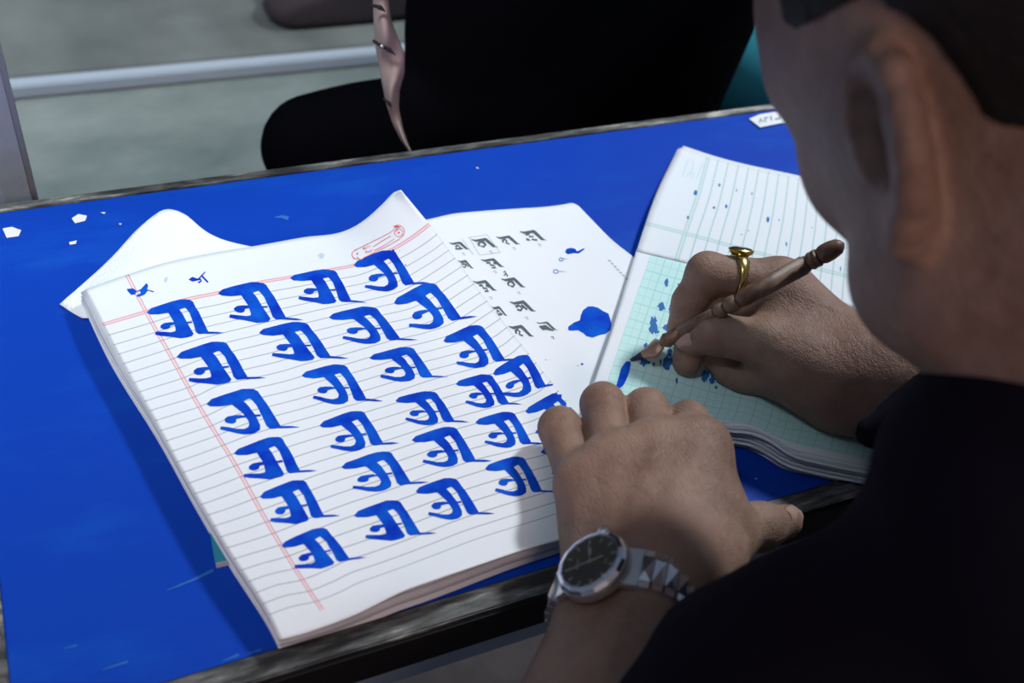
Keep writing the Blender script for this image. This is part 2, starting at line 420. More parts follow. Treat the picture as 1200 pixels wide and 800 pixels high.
def nets(G, lo, vox):
    I = G < 0; n = np.array(G.shape); m = n - 1
    acc = np.zeros(tuple(m) + (3,), np.float32); cnt = np.zeros(tuple(m), np.float32)
    faces = []
    cs = [(0, 0), (0, 1), (1, 0), (1, 1)]
    edges = []
    for ax in range(3):
        o1, o2 = [a for a in range(3) if a != ax]
        sl0 = [slice(None)] * 3; sl1 = [slice(None)] * 3; sl0[ax] = slice(0, -1); sl1[ax] = slice(1, None)
        a = G[tuple(sl0)]; b = G[tuple(sl1)]; cr = (a < 0) != (b < 0); ix = np.argwhere(cr)
        va = a[cr]; vb = b[cr]; t = va / (va - vb); P = ix.astype(np.float32); P[:, ax] += t
        edges.append((ax, o1, o2, ix, va < 0))
        for d1, d2 in cs:
            c_ = ix.copy(); c_[:, o1] -= d1; c_[:, o2] -= d2
            ok = (c_ >= 0).all(1) & (c_ < m).all(1); cc = c_[ok]
            np.add.at(acc, tuple(cc.T), P[ok]); np.add.at(cnt, tuple(cc.T), 1)
    act = cnt > 0; idx = np.full(tuple(m), -1, np.int64); idx[act] = np.arange(act.sum())
    V = acc[act] / cnt[act][:, None] * vox + lo
    for ax, o1, o2, ix, neg in edges:
        q = []
        for d1, d2 in ((0, 0), (1, 0), (1, 1), (0, 1)):
            c_ = ix.copy(); c_[:, o1] -= d1; c_[:, o2] -= d2; c_ = np.clip(c_, 0, m - 1); q.append(idx[tuple(c_.T)])
        q = np.stack(q, 1); ok = (q >= 0).all(1); q = q[ok]; ng = neg[ok]
        flip = ng if ax != 1 else ~ng
        q[~flip] = q[~flip][:, ::-1]; faces.append(q)
    return V, np.concatenate(faces)
def join(parts):
    vs = []; fs = []; o = 0
    for V, F in parts: vs.append(V); fs.append(F + o); o += len(V)
    return np.concatenate(vs), np.concatenate(fs)
def unit(a): a = np.array(a, float); return a / np.linalg.norm(a)
def halfspace(p, nrm):      # keeps the side the normal points away from
    p = np.array(p, float); nrm = unit(nrm); return lambda X: (X - p) @ nrm
# ------------------------------------------------------------------ setting
def slab_z(): pass
fl = box('floor', (-2.5, -1.5, -.05), (3.5, 4.0, 0), M_floor, bev=0); tag(fl, kind='structure')
Mwall = Mat('dim_wall', (.10, .10, .105, 1), .9); Mwall.bump(Mwall.noise(30), .002)
wb = box('wall_back', (-2.5, 4.0, 0), (3.5, 4.1, 2.9), Mwall, bev=0); tag(wb, kind='structure')

# ------------------------------------------------------------------ the blue desk
YB, YF = .5324, .2115      # back and front border of the blue sheet
XL, XR = -.064, 1.15
desk = tag(empty('desk', (.5, .37, 0)), 'blue laminate school desk with worn black edging, under the papers', 'desk')
t_ = .004
def ring(name, lo, hi, mat): return box(name, lo, hi, mat, desk, .0008)
o = box('desktop', (XL, YF - .004, ZT - .018), (XR, YB + .004, ZT), M_blue, desk, .0006)
ring('front_edging', (XL - .004, YF - .0125, ZT - .0195), (XR, YF - .0002, ZT + .0008), M_trim)
tag(ring('front_band', (XL - .004, YF - .0145, ZT - .0285), (XR, YF - .0128, ZT - .0008), M_edge), 'black side band of the desk')
ring('back_edging', (XL - .004, YB + .0002, ZT - .02), (XR, YB + .008, ZT + .0008), M_trim)
ring('side_edging', (XL - .0105, YF - .012, ZT - .028), (XL - .0002, YB + .008, ZT + .0004), M_trim)
ring('frame_rail', (XL + .02, YF - .006, ZT - .062), (XR - .04, YF + .018, ZT - .0285), M_steel)
ring('frame_rail', (XL + .02, YB - .018, ZT - .062), (XR - .04, YB + .000, ZT - .0205), M_steel)
for x in (XL + .03, XR - .06):
    for y in (YF + .0, YB - .02): ring('leg', (x, y, 0), (x + .025, y + .022, ZT - .062), M_steel)
# chips of bare undercoat on the sheet
top_b = BVHTree.FromPolygons([Vector((XL, YF, ZT)), Vector((XR, YF, ZT)), Vector((XR, YB, ZT)), Vector((XL, YB, ZT))], [(0, 1, 2, 3)])
for poly in ([(3, 268), (14, 266), (25, 270), (22, 277), (8, 279)], [(84, 256), (92, 251), (102, 253), (100, 259), (88, 262)], [(81, 284), (90, 282), (89, 286), (82, 287)],
             [(118, 249), (124, 249), (122, 251)], [(139, 262), (143, 262), (141, 264)], [(557, 197), (560, 196), (561, 198)], [(120, 322), (123, 321), (123, 324)], [(884, 561), (886, 560), (887, 562)]):
    decal('paint_chip', [poly], top_b, M_chip, desk, .0003)
Msc = Mat('scuff', (.012, .13, .45, 1), .7)
for pts, a in (([(195, 692), (225, 680), (250, 668)], 3.5), ([(120, 785), (150, 775)], 2.5), ([(75, 760), (90, 756)], 2), ([(322, 255), (330, 254), (338, 256)], 5), ([(260, 775), (280, 767)], 3), ([(290, 766), (306, 761)], 2)):
    decal('scuff', [stroke(pts, 1, a)], top_b, Msc, desk, .00025)
# a strip of label stuck on the far edging
lab = empty('paper_label', H(906, 138, .1)); tag(lab, 'torn white paper label stuck at the far edge of the blue desk', 'label')
def flat(name, poly, h, thick, mat, parent):
    vs = [H(x, y, h) for x, y in poly]; n = len(vs); vs += [v - np.array([0, 0, thick]) for v in vs]
    fs = [tuple(range(n))[::-1], tuple(range(n, 2 * n))] + [(i, (i + 1) % n, (i + 1) % n + n, i + n) for i in range(n)]
    return mesh(name, vs, fs, mat, parent, smooth=False)
flat('paper', [(878, 139), (890, 134), (931, 127), (945, 126), (948, 139), (930, 141), (891, 149)], .14, .0004, M_leaf, lab)
lb = BVHTree.FromPolygons([Vector(H(x, y, .14)) for x, y in ((860, 120), (960, 120), (960, 160), (860, 160))], [(0, 1, 2, 3)])
decal('lettering', [stroke(q, 1.4) for q in ([(890, 144), (891, 139), (894, 143)], [(897, 143), (896, 138), (900, 138)], [(903, 136), (904, 141)], [(908, 140), (913, 139)], [(914, 139), (915, 133), (920, 134), (919, 139)],
      [(922, 138), (924, 132)], [(927, 132), (926, 137), (930, 137)], [(933, 131), (934, 137)])], lb, M_print, lab, .0002, 3)

# ------------------------------------------------------------------ background: bench with a pale front board, post
bench = tag(empty('bench', T(5, 110, -75)), 'grey bench with pale front board behind the blue desk', 'bench')
def bbox(name, lo, hi, mat, par=bench, b=.002): return box(name, T(*lo), T(*hi), mat, par, b)
bbox('seat', (-70, 116, -33), (150, 165, -30.9), M_seat)
bbox('edge_rail', (-70, 114, -32.6), (150, 115.9, -30.9), M_steel)
bbox('front_board', (-70, 114.2, -49), (150, 115.8, -32.7), M_panel)
bbox('foot_rail', (-70, 116, -75), (150, 119, -72), M_steel)
for x in (-55, 32, 120): bbox('leg', (x, 119, -74.9), (x + 3, 122, -33.1), M_steel)
post = tag(empty('steel_post', T(-6, 60, -75)), 'grey steel post standing left behind the blue desk', 'post')
p0 = H(24, 236, -1); 
bbox('upright', (-4.6, 57.0, -75), (-2.4, 59.5, 40), M_steel, post, .003)
bbox('foot', (-6.8, 55, -75), (-.8, 61, -74.2), M_steel, post, .002)
bag = Solid(); bag.ell(T(44, 129, -27), (14, 9, 7)); bag.ell(T(35, 124, -29), (8, 5, 3), k=.03)
V, F = bag.mesh(T(15, 120, -31), T(70, 165, -12), .008, lambda X: -(X[:, 2] - ZT + .308)); b_ = mesh('bag', V, F, M_dusk); tag(b_, 'slumped dark cloth bag lying on the grey bench', 'bag')
tl = Solid(); tl.ell(T(68, 75, -10), (8, 6, 6)); tl.ell(T(70, 75, -16), (9, 7, 12), k=.04)
V, F = tl.mesh(T(54, 60, -34), T(86, 92, 10), .008); b_ = mesh('bag', V, F, M_tealc); tag(b_, 'teal cloth bag behind the far edge of the desk', 'bag')

# ------------------------------------------------------------------ tissue under the notebook
V3 = [0, 1, 2]
P, UV = sheet(V3, [[(70, 356), (130, 302), (168, 262), (195, 245), (215, 250), (240, 270), (300, 290), (330, 296)], [(85, 366), (150, 320), (200, 300), (300, 310), (340, 315)], [(96, 372), (150, 372), (230, 350), (345, 345)]],
              [[(70, 0), (195, .5), (330, 1)], [(85, 0), (200, .5), (340, 1)], [(96, 0), (200, .5), (345, 1)]], [0, .25, .5, .75, 1], V3,
              [[.15, .5, .9, .5, .15], [.15, .8, .9, .6, .2], [.15, .6, .7, .4, .2]], 50, 24)
tp = sheet_obj('tissue', P, UV, M_tissue, None, .0007); tag(tp, 'crumpled embossed white tissue under the notebook\'s far left corner', 'tissue')

# teal booklet under the notebook
tb = tag(empty('booklet', H(275, 640, .2)), 'thin teal booklet, one corner showing below the ruled notebook', 'booklet')
def quadslab(name, poly, h, thick, mat, par): return flat(name, poly, h, thick, mat, par)
bp = [(243, 606), (252, 659), (340, 640), (320, 590)]
quadslab('pages', [(x + 1, y + 1) for x, y in bp], .45, .0040, M_leafg, tb); quadslab('cover', bp, .5, .0005, M_teal, tb)

# ------------------------------------------------------------------ the ruled notebook
nb = tag(empty('ruled_notebook', H(400, 500, 0)), 'ruled notebook filled with rows of large blue brushed letters', 'notebook')
NV = [-2.8, 0, 4, 10, 16, 22, 28, 30.4]
NL = [[(100, 339), (145, 323), (193, 308), (245, 297), (299, 288), (355, 278), (405, 270), (413, 266.5), (431, 254.5), (449, 238), (463, 224.5), (470, 222.5)],
      [(120.8, 380), (171, 365.3), (213, 352), (255, 343.2), (306, 330.5), (339, 325), (387, 316), (414, 311), (437, 302), (460, 292), (481, 279.5), (503.5, 262.8)],
      [(144.5, 426), (195.8, 409.5), (220.5, 401), (255, 391.5), (290, 383), (339, 371), (385, 360.5), (435, 350.5), (470, 341), (505, 321), (533.5, 302.2)],
      [(181.8, 492.7), (208, 484.5), (233.5, 476.5), (262, 463), (300, 454.5), (336, 446), (370, 435.5), (408, 426), (433, 418.5), (472, 407), (503, 399.8), (540.5, 387), (560, 375), (578.8, 362.7)],
      [(221.2, 566), (250, 555.5), (276, 545.3), (300, 537), (350, 519.5), (395, 506), (440, 492.5), (477, 481), (520, 466.3), (560, 455), (598, 444), (616, 436), (628.3, 424.5)],
      [(265.8, 641.8), (295, 633), (320.5, 624.5), (345, 615), (375, 602), (407, 590), (450, 576), (500, 558), (522.5, 549.8), (565, 536.5), (600, 528), (647, 514), (682, 492)],
      [(315, 720), (340, 711), (370.5, 704.3), (397.5, 693.8), (420.5, 682.5), (440, 675.5), (477.5, 662), (515, 647.8), (549.5, 634.5), (600, 618), (650, 602.3), (700, 584), (738, 566)],
      [(328.5, 749.3), (350, 744), (383, 733), (420, 718.5), (440, 708.5), (470, 693.5), (507, 680), (560, 662), (620, 642), (652, 633), (710, 614), (762, 597)]]
mx = [148.5, 171, 195.8, 233.5, 276, 320.5, 370.5, 389]
NC = [[(l[0][0], 0), (m_, UM), (l[-1][0], 1)] for l, m_ in zip(NL, mx)]
NH = [[1.3, 1.3, 1.3, 1.3, 1.7, 4.2], [1.4, 1.4, 1.3, 1.5, 2.0, 3.2], [1.4, 1.5, 1.3, 1.5, 1.9, 2.3], [1.5, 1.5, 1.3, 1.45, 1.8, 1.4], [1.5, 1.6, 1.3, 1.35, 1.5, .9],
      [1.5, 1.6, 1.35, 1.35, 1.3, .8], [1.35, 1.5, 1.6, 1.45, 1.3, 1.0], [1.2, 1.35, 1.9, 1.7, 1.45, 1.2]]
P, UV = sheet(NV, NL, NC, [0, .145, .4, .6, .8, 1], NV, NH, 90, 110)
PB = bvh_of(P)
nbp = sheet_obj('page', P, UV, M_rule, nb, .00025)
# the leaves beneath: each a little lower, fanned out at the left
nS = 7; nr, nc = P.shape[:2]; uu = np.linspace(0, 1, nc)[None, :]; vt = np.linspace(0, 1, nr)[:, None]
for k in range(1, nS + 1):
    f = k / nS; Q = P[::3, ::3].copy(); u3 = uu[:, ::3]; v3 = vt[::3]; hh = Q[..., 2] - ZT
    fan = np.exp(-((v3 - .10) / .22) ** 2) * (1 - u3) ** 6
    fin = np.clip(u3 * 1.0, 0, 1)
    base = np.minimum(hh, .0150); tgt = base * (1 - f) + .0007 * (nS - k + 1)
    Q[..., 2] = ZT + np.minimum(hh - .0005 * k - .00028, tgt)
    sh = .0035 * min(k, 3) / 3 * fan + .0006 * ((k * 7) % 3 - 1)
    Q[..., 0] -= sh; Q[..., 1] -= sh * .2 + .0008 * ((k * 5) % 3) * v3 - .0004
    cz = np.clip(1 - (1 - u3) * 40, 0, 1) * .02 * (k / nS) ** .4 * np.exp(-(v3 / .12) ** 2); Q[..., 0] -= cz
    cz2 = np.clip((u3 - .75) * 4, 0, 1) * .012 * np.exp(-(v3 / .2) ** 2); Q[..., 1] -= cz2
    sheet_obj('leaf', Q, None, M_leaf if k % 2 else M_leafg, nb, .0012 if k < nS else .0009, M_leafg)

# brushed letters. Traced once; every letter is fitted to its own three points: bar's left tip, bar's right corner, foot of the stem
G0 = [(335, 382), (720, 268), (870, 500)]
GL = [[(335, 382), (370, 350), (450, 320), (540, 288), (610, 266), (660, 261), (700, 262), (722, 275), (735, 300), (690, 330), (660, 320), (598, 345), (560, 372), (520, 370), (440, 388), (360, 392)],
      [(650, 300), (700, 265), (722, 275), (750, 315), (780, 352), (820, 412), (845, 455), (870, 492), (866, 503), (830, 508), (800, 512), (778, 498), (755, 440), (735, 400), (715, 360), (690, 335)],
      [(520, 365), (600, 340), (640, 378), (665, 410), (690, 440), (705, 470), (718, 500), (715, 528), (680, 548), (640, 558), (600, 562), (540, 558), (470, 546), (425, 543), (430, 533), (480, 536), (540, 543), (600, 540), (640, 522), (654, 492), (645, 470), (610, 425)],
      [(560, 447), (640, 438), (735, 424), (735, 434), (680, 442), (560, 458)],
      [(592, 440), (540, 445), (490, 455), (464, 474), (466, 490), (490, 498), (520, 497), (543, 486), (549, 466), (592, 454)],
      [(800, 508), (868, 496), (960, 491), (1022, 494), (960, 502), (870, 509)]]
def fit(A, B, C, polys=GL, jit=0.):
    M = np.array([[p[0], p[1], 1] for p in G0], float); X = np.linalg.solve(M, np.array([A, B, C], float)); out = []
    for i, pl in enumerate(polys):
        q = np.array([[p[0], p[1], 1] for p in pl], float) @ X
        if i in (3, 4): q = q + jit
        out.append([tuple(p) for p in q + NP.uniform(-.22, .22, q.shape)])
    return out
GB_ = list(GL); GB_[2] = [(520, 365), (600, 335), (640, 378), (690, 450), (745, 520), (735, 532), (690, 545), (640, 556), (560, 550), (470, 548), (425, 545), (430, 533), (500, 532), (555, 530), (598, 518), (604, 498), (585, 440)]
def grow(poly, e):
    P_ = np.array(poly); n = len(P_); a = sum(P_[i][0] * P_[(i + 1) % n][1] - P_[(i + 1) % n][0] * P_[i][1] for i in range(n)); sg = 1 if a > 0 else -1; o = []
    for i in range(n):
        t = unit2(P_[i] - P_[i - 1]) + unit2(P_[(i + 1) % n] - P_[i]); t = unit2(t); o.append(tuple(P_[i] + sg * e * np.array([t[1], -t[0]])))
    return o
def unit2(v): return v / (np.linalg.norm(v) + 1e-9)
LET = [((172.5, 366), (225, 353), (242.5, 389.5)), ((256, 343.8), (311, 333.5), (333.8, 373)), ((340.5, 326), (393, 318.5), (410, 352.5)), ((415, 311), (462, 295), (484, 331.8)),
       ((207.5, 418), (265, 402.5), (288.8, 442.5)), ((303.8, 390), (360, 380), (386, 418)), ((386, 372), (441, 361.8), (467.5, 397)), ((462, 355), (510, 333.5), (538.8, 372.5)),
       ((242.5, 473.5), (301, 458), (327.5, 500)), ((354, 440), (405.8, 429.8), (428, 468)), ((433.8, 419.5), (483.8, 408.8), (505, 440.8)), ((520, 399.5), (565, 383), (590, 421.5)),
       ((578, 438), (619, 417), (638, 452)), ((274.5, 531.3), (330, 513.8), (350, 552)), ((375, 498.8), (426, 483.3), (447.5, 519.5)), ((463.8, 469.5), (511, 460.8), (531, 493)),
       ((534.5, 450), (576, 441), (595, 472.5)), ((305, 582), (357.5, 564.5), (378, 604.5)), ((400.5, 547.5), (457.5, 530.8), (480, 565.8)), ((483, 515.8), (534.5, 502.5), (556, 539.5)),
       ((557.5, 495), (602.5, 485), (621, 518.8)), ((616, 482.5), (660, 461), (680, 496)), ((330, 640), (382, 620), (408, 654.8)), ((415, 604), (468, 588), (491, 624.8)),
       ((487.5, 576), (535.5, 562.5), (560, 601)), ((568.8, 549), (613.8, 537.5), (633.8, 575)), ((634, 530), (678, 516), (700, 552))]
for li, (A, B, C) in enumerate(LET): decal('ink_letter', [grow(q, (.5, 1.1, 1.2, .3, .4, .2)[i]) for i, q in enumerate(fit(A, B, C, GB_ if li in (0, 1, 2, 4, 5, 13, 17, 22, 23) else GL, jit=NP.uniform(-.5, .5, 2)))], PB, M_ink, nbp)
def crop(pts, ox, oy, s): return [(ox + x / s, oy + y / s) for x, y in pts]
decal('small_letter', [crop([(390, 58), (440, 53), (470, 75), (455, 100), (425, 103), (400, 78)], 90, 330, 6.667), crop([(455, 80), (500, 60), (545, 12), (558, 30), (550, 62), (604, 76), (598, 84), (556, 70), (530, 102), (480, 120), (465, 108), (500, 92), (495, 75)], 90, 330, 6.667)], PB, M_ink, nbp, step=3)
decal('small_letter', [crop([(243, 190), (262, 178), (285, 186), (300, 180), (300, 192), (262, 200)], 160, 280, 4), crop(stroke([(290, 205), (303, 198), (296, 182), (322, 155)], 9, 5), 160, 280, 4), crop(stroke([(305, 172), (335, 204)], 8), 160, 280, 4)], PB, M_ink, nbp, step=3)
decal('ink_speck', [crop([(318, 90), (326, 88), (330, 100), (338, 106), (322, 108)], 380, 270, 4), crop([(352, 93), (356, 92), (355, 98)], 380, 270, 4), crop([(376, 160), (386, 160), (380, 166)], 380, 270, 4)], PB, M_ink, nbp, step=3)
decal('smudge', [crop([(130, 190), (140, 178), (147, 182), (140, 200), (132, 206)], 160, 280, 4)], PB, M_smud, nbp, step=3)
decal('smudge', [crop([(850, 75), (868, 65), (882, 75), (875, 92), (858, 92)], 160, 280, 4)], PB, M_smud, nbp, step=3)
# printed scroll ornament with "Date" and "Page"
k_ = lambda pts: crop(pts, 400, 250, 10)
def circ(cx, cy, r, a0=0, a1=360, e=.8, n=18): return [(cx + r * math.cos(math.radians(a0 + (a1 - a0) * i / n)), cy + e * r * math.sin(math.radians(a0 + (a1 - a0) * i / n))) for i in range(n + 1)]
sc_ = [k_(stroke(q, 7)) for q in ([(150, 437), (300, 365), (450, 290), (560, 235), (605, 200), (635, 168)], [(240, 540), (270, 518), (400, 455), (560, 375), (660, 315), (705, 285)], circ(185, 485, 58, 200, 60, .85)[::-1], circ(185, 485, 60, 110, 260, .9),
      circ(672, 228, 48, 0, 350, .95), circ(665, 215, 75, -110, 60, 1.0), [(640, 215), (670, 180), (690, 185)], [(180, 510), (210, 540), (250, 545)], [(370, 395), (470, 330), (580, 265)], [(385, 440), (500, 380), (620, 302)])]
sc_ += [k_(circ(188, 476, 12)), k_(circ(674, 228, 13)), k_([(605, 155), (640, 140), (700, 160), (650, 172), (625, 160)])]
for ox, oy, wd in ((262, 425, 'Date'), (290, 470, 'Page')):
    for i, ch in enumerate(wd):
        x = ox + i * 22; y = oy - i * 10
        gl_ = {'D': [[(0, 0), (-4, -22), (10, -24), (14, -10), (2, 0)]], 'a': [[(12, -2), (2, 0), (2, -9), (10, -12), (14, -2)]], 't': [[(4, -22), (8, -2), (12, -3)], [(0, -14), (12, -17)]], 'e': [[(2, -7), (12, -10), (6, -15), (2, -5), (12, -1)]],
               'P': [[(2, 2), (-3, -22), (11, -24), (11, -13), (0, -11)]], 'g': [[(12, -12), (3, -10), (4, -2), (13, -4), (12, -13), (17, 6), (6, 9)]]}[ch]
        sc_ += [k_(stroke([(x + a, y + b) for a, b in q], 6)) for q in gl_]
decal('printed_scroll', sc_, PB, M_redp, nbp, .00022, 3)

# ------------------------------------------------------------------ the printed practice sheet
ps = tag(empty('practice_sheet', H(640, 350, 0)), 'loose white sheet with grey printed letters and one big blue ink blot', 'sheet of paper')
SL = [[(470, 262), (503, 256.5), (530, 250.5), (560, 247.5), (610, 244), (640, 242), (660, 239.5), (672, 238), (678, 241)],
      [(480, 300), (540, 292), (600, 285), (660, 278), (700, 272), (715, 279)],
      [(500, 360), (560, 345), (620, 335), (700, 318), (741, 306), (752, 312)],
      [(540, 430), (620, 410), (700, 395), (760, 380)],
      [(600, 520), (660, 505), (720, 490), (790, 470)]]
SV = [0, 1.2, 2.6, 4.6, 7]
SC = [[(l[0][0], 0), (l[-1][0], 1)] for l in SL]
P2, UV2 = sheet(SV, SL, SC, [0, .3, .6, .85, 1], SV, [[.3, .5, .5, .6, .55], [.3, .4, .35, .5, .5], [.3, .3, .3, .4, .4], [.3, .3, .3, .35, .3], [.3, .3, .3, .3, .3]], 60, 60)
SB = bvh_of(P2); psp = sheet_obj('page', P2, UV2, M_leaf, ps, .0002)
q4 = lambda pts: crop(pts, 500, 230, 4)
decal('ink_blot', [q4([(663, 612), (690, 592), (718, 582), (722, 560), (732, 535), (755, 517), (778, 516), (802, 522), (826, 538), (852, 550), (860, 575), (866, 600), (860, 628), (838, 645), (812, 650), (778, 662), (748, 655), (735, 642), (710, 628), (680, 630), (664, 628)])], SB, M_ink, psp)
decal('ink_comma', [q4([(648, 262), (655, 247), (675, 242), (695, 246), (706, 259), (740, 242), (738, 250), (712, 268), (690, 266), (660, 272)])], SB, M_ink, psp, step=3)
decal('ink_ring', [q4(stroke(circ(605, 353, 11, 0, 340), 4)), q4(stroke([(615, 352), (656, 354)], 3, 1)), q4(stroke(circ(630, 297, 9, 0, 340), 4)), q4(stroke([(638, 294), (664, 293)], 3, 1))], SB, M_ink2, psp, step=3)
decal('ink_speck', [q4([(550, 765), (562, 766), (560, 769)]), q4([(722, 783), (732, 782), (735, 790), (724, 792)]), q4([(705, 792), (712, 793), (708, 798)])], SB, M_ink, psp, step=3)
# grey printed letters, each built from a head bar, a right stem and its own body strokes
def gp(x, y, kind, sx=1., sy=1.):
    m = lambda pts: q4([(x + a * sx + b * .42 * sy, y + b * sy - a * .12 * sx) for a, b in pts])
    out = [m([(-10, 0), (8, 5), (60, 2), (68, 10), (90, 48), (102, 56), (76, 53), (50, 16), (8, 17), (-10, 5)])] if kind != 6 else [m([(-10, 2), (8, 8), (50, 6), (78, 46), (92, 52), (62, 46), (40, 14), (0, 12)])]
    body = {0: [[(20, 34), (28, 24), (40, 26), (46, 38), (38, 46)], [(12, 42), (38, 46), (60, 44)]],
            1: [[(16, 40), (14, 28), (26, 20), (40, 24), (44, 38), (34, 46), (22, 40)], [(40, 14), (48, 40)]],
            2: [[(14, 36), (16, 24), (30, 20), (36, 30), (28, 40), (44, 48)]],
            3: [[(10, 20), (30, 18), (24, 30), (44, 32), (32, 44), (56, 50)], [(4, 40), (20, 46)]],
            4: [[(8, 26), (26, 22), (40, 34), (26, 44), (10, 38)], [(40, 20), (60, 44)]],
            5: [[(12, 24), (30, 24), (30, 38), (46, 40), (50, 54), (30, 52)], [(50, 26), (64, 36)]],
            6: [[(0, 22), (8, 36), (16, 42)]]}[kind]
    out += [m(stroke(q, 11, 9)) for q in body]
    if kind == 6: out.append(m([(4, 22), (34, 20), (60, 46), (66, 54), (30, 44), (6, 40)]))
    return out
for x, y, kd, sx, sy in ((112, 216, 0, .72, .75), (218, 200, 1, .95, .9), (334, 188, 2, .85, .85), (446, 162, 3, .92, 1.0), (262, 294, 5, .82, .85), (152, 300, 4, .5, .8), (226, 396, 5, .8, 1.0), (357, 384, 1, .85, .95), (398, 492, 4, .9, 1.05), (308, 516, 0, .5, .9), (520, 586, 6, .85, 1.0), (392, 606, 2, .85, 1.1)):
    decal('printed_letter', gp(x, y, kd, sx, sy), SB, M_print, psp, .00015, 4)
for x, y in ((172, 272), (300, 262), (408, 246), (528, 230), (320, 356), (432, 455), (468, 572), (590, 664), (300, 478)):
    decal('printed_caption', [q4(stroke([(x - 8, y - 4), (x + 4, y - 6), (x + 2, y + 4), (x + 10, y + 2)], 4))], SB, M_print if x in (590,) else M_pale, psp, .00015, 3)
decal('printed_letter', [q4(stroke(q, 6)) for q in ([(360, 358), (366, 350), (372, 362), (362, 372)], [(372, 362), (380, 376)])], SB, M_print, psp, .00015, 3)
decal('printed_frame', [q4(stroke(q, 2)) for q in ([(198, 194), (282, 180)], [(282, 180), (344, 264)], [(344, 264), (248, 276)], [(248, 276), (198, 194)], [(165, 200), (218, 274)])], SB, M_pale, psp, .00013, 4)
decal('printed_line', [q4(stroke([(850 + i * 13, 302 + i * 14), (858 + i * 13, 300 + i * 14), (862 + i * 13, 308 + i * 14)], 5)) for i in range(7)], SB, M_pale, psp, .00013, 4)
# ------------------------------------------------------------------ the open record book: column page above, graph page below
gb = tag(empty('record_book', H(900, 400, 0)), 'open record book with green column page and ink-marked graph page under the writing hand', 'book')
RV = [0, .33, .66, 1]
RL = [[(797, 173), (830, 184), (950, 212), (1196, 278)], [(774, 217), (812, 228), (950, 262), (1206, 326)], [(759, 255), (797, 265), (960, 308), (1214, 370)], [(746, 294), (793, 305), (965, 351), (1221, 414)]]
RC = [[(797, 0), (830, 3), (1196, 34)], [(774, 0), (818, 3), (1206, 34)], [(759, 0), (805, 3), (1214, 34)], [(746, 0), (793, 3), (1221, 34)]]
P3, UV3 = sheet(RV, RL, RC, [0, 8, 20, 34], RV, [[.75, .8, .8, .8], [1.0, 1.05, 1.0, 1.0], [1.05, 1.1, 1.0, 1.0], [.9, .9, .9, .9]], 60, 30)
RB = bvh_of(P3); cpg = sheet_obj('column_page', P3, UV3, M_reg, gb, .0003)
GV = [0, 9, 18.5, 20.0]
GLn = [[(746, 292), (763, 297), (965, 350), (1221, 412)], [(720, 378), (733, 382), (880, 420), (1000, 452), (1220, 506)],
       [(690, 466), (704, 468), (760, 476), (826, 489.6), (880, 498), (920, 516), (960, 526), (1026, 540), (1200, 580)],
       [(686, 478), (699, 481), (760, 486), (830, 494), (890, 503), (924, 524), (960, 534), (1026, 548), (1200, 590)]]
GC = [[(746, -2), (763, 0), (1196, 50)], [(720, -2), (733, 0), (1190, 50)], [(690, -1.6), (704, 0), (1182, 50)], [(686, -1.6), (699, 0), (1180, 50)]]
P4, UV4 = sheet(GV, GLn, GC, [-2, 0, 14, 20, 28, 50], GV, [[.85, .85, .85, .85, .85, .85], [1.0, 1.05, 1.1, 1.1, 1.1, 1.1], [1.0, 1.1, 1.5, 1.6, 1.4, 1.4], [.95, 1.05, 1.45, 1.5, 1.35, 1.35]], 90, 50)
GB = bvh_of(P4); gpg = sheet_obj('graph_page', P4, UV4, M_graph, gb, .0003)
for (PP, nm, front) in ((P3, 'leaf', False), (P4, 'leaf', True)):
    n = 9 if front else 4
    nr, nc = PP.shape[:2]
    for k in range(1, n + 1):
        Q = PP.copy(); f = k / n; v3 = np.linspace(0, 1, Q.shape[0])[:, None]; u3 = np.linspace(0, 1, Q.shape[1])[None, :]
        hh = Q[..., 2] - ZT; wav = -.0006 * np.abs(np.sin(u3 * (9 + k * 1.7) + k * 2.1)) * (v3 if front else 0) * (1 if 0 < k < n else 0)
        Q[..., 2] = ZT + np.minimum(hh - .0004 * k, .0005 * (n - k) + .0008 + (hh - .001) * (1 - f)) + wav * .7
        if front: Q[..., 1] -= v3 * (.0013 * ((k * 5) % 4) + .0003 * k)
        else: Q[..., 1] += (1 - v3) * (.0022 if k in (1, 2) else .0006 * k); Q[..., 0] += (1 - v3) * .004 * (k == 1)
        sheet_obj('leaf', Q, None, M_leaf if k % 2 else M_leafg, gb, .0008, M_leafg)
# ink on both pages
def blot(cx, cy, rx, ry, n=14, rough=.45):
    return [(cx + rx * math.cos(a) * (1 - rough * R.random()), cy + ry * math.sin(a) * (1 - rough * R.random())) for a in [2 * math.pi * i / n for i in range(n)]]
M_ink3 = Mat('dried_blue_ink', (.004, .13, .42, 1), .7)
for x, y, rx, ry in ((815, 226, 2.6, 3.6), (806, 255, 1.6, 2.4), (836.5, 243.5, 1.8, 2), (851, 242, 1.8, 3), (900, 257.5, 2, 4.4), (881, 227, 1, 2), (913, 258, .9, 1.5), (877, 270.5, 1, 1), (869, 275, .8, 1.3), (921.5, 286, 1, 4), (951.5, 267, .7, 1.1), (985, 315, .8, 4),
                     (843, 217, 1.6, 2.5), (863, 223, .8, 2)):
    decal('ink_speck', [blot(x, y, rx, ry)], RB, M_ink3, cpg, step=3)
decal('printed_box', [crop(stroke(q, 3), 740, 160, 5) for q in ([(297, 238), (330, 140), (365, 150), (345, 240)], [(318, 240), (345, 205)], [(365, 215), (360, 240)], [(380, 250), (420, 150)])], RB, M_grnp, cpg, step=3)
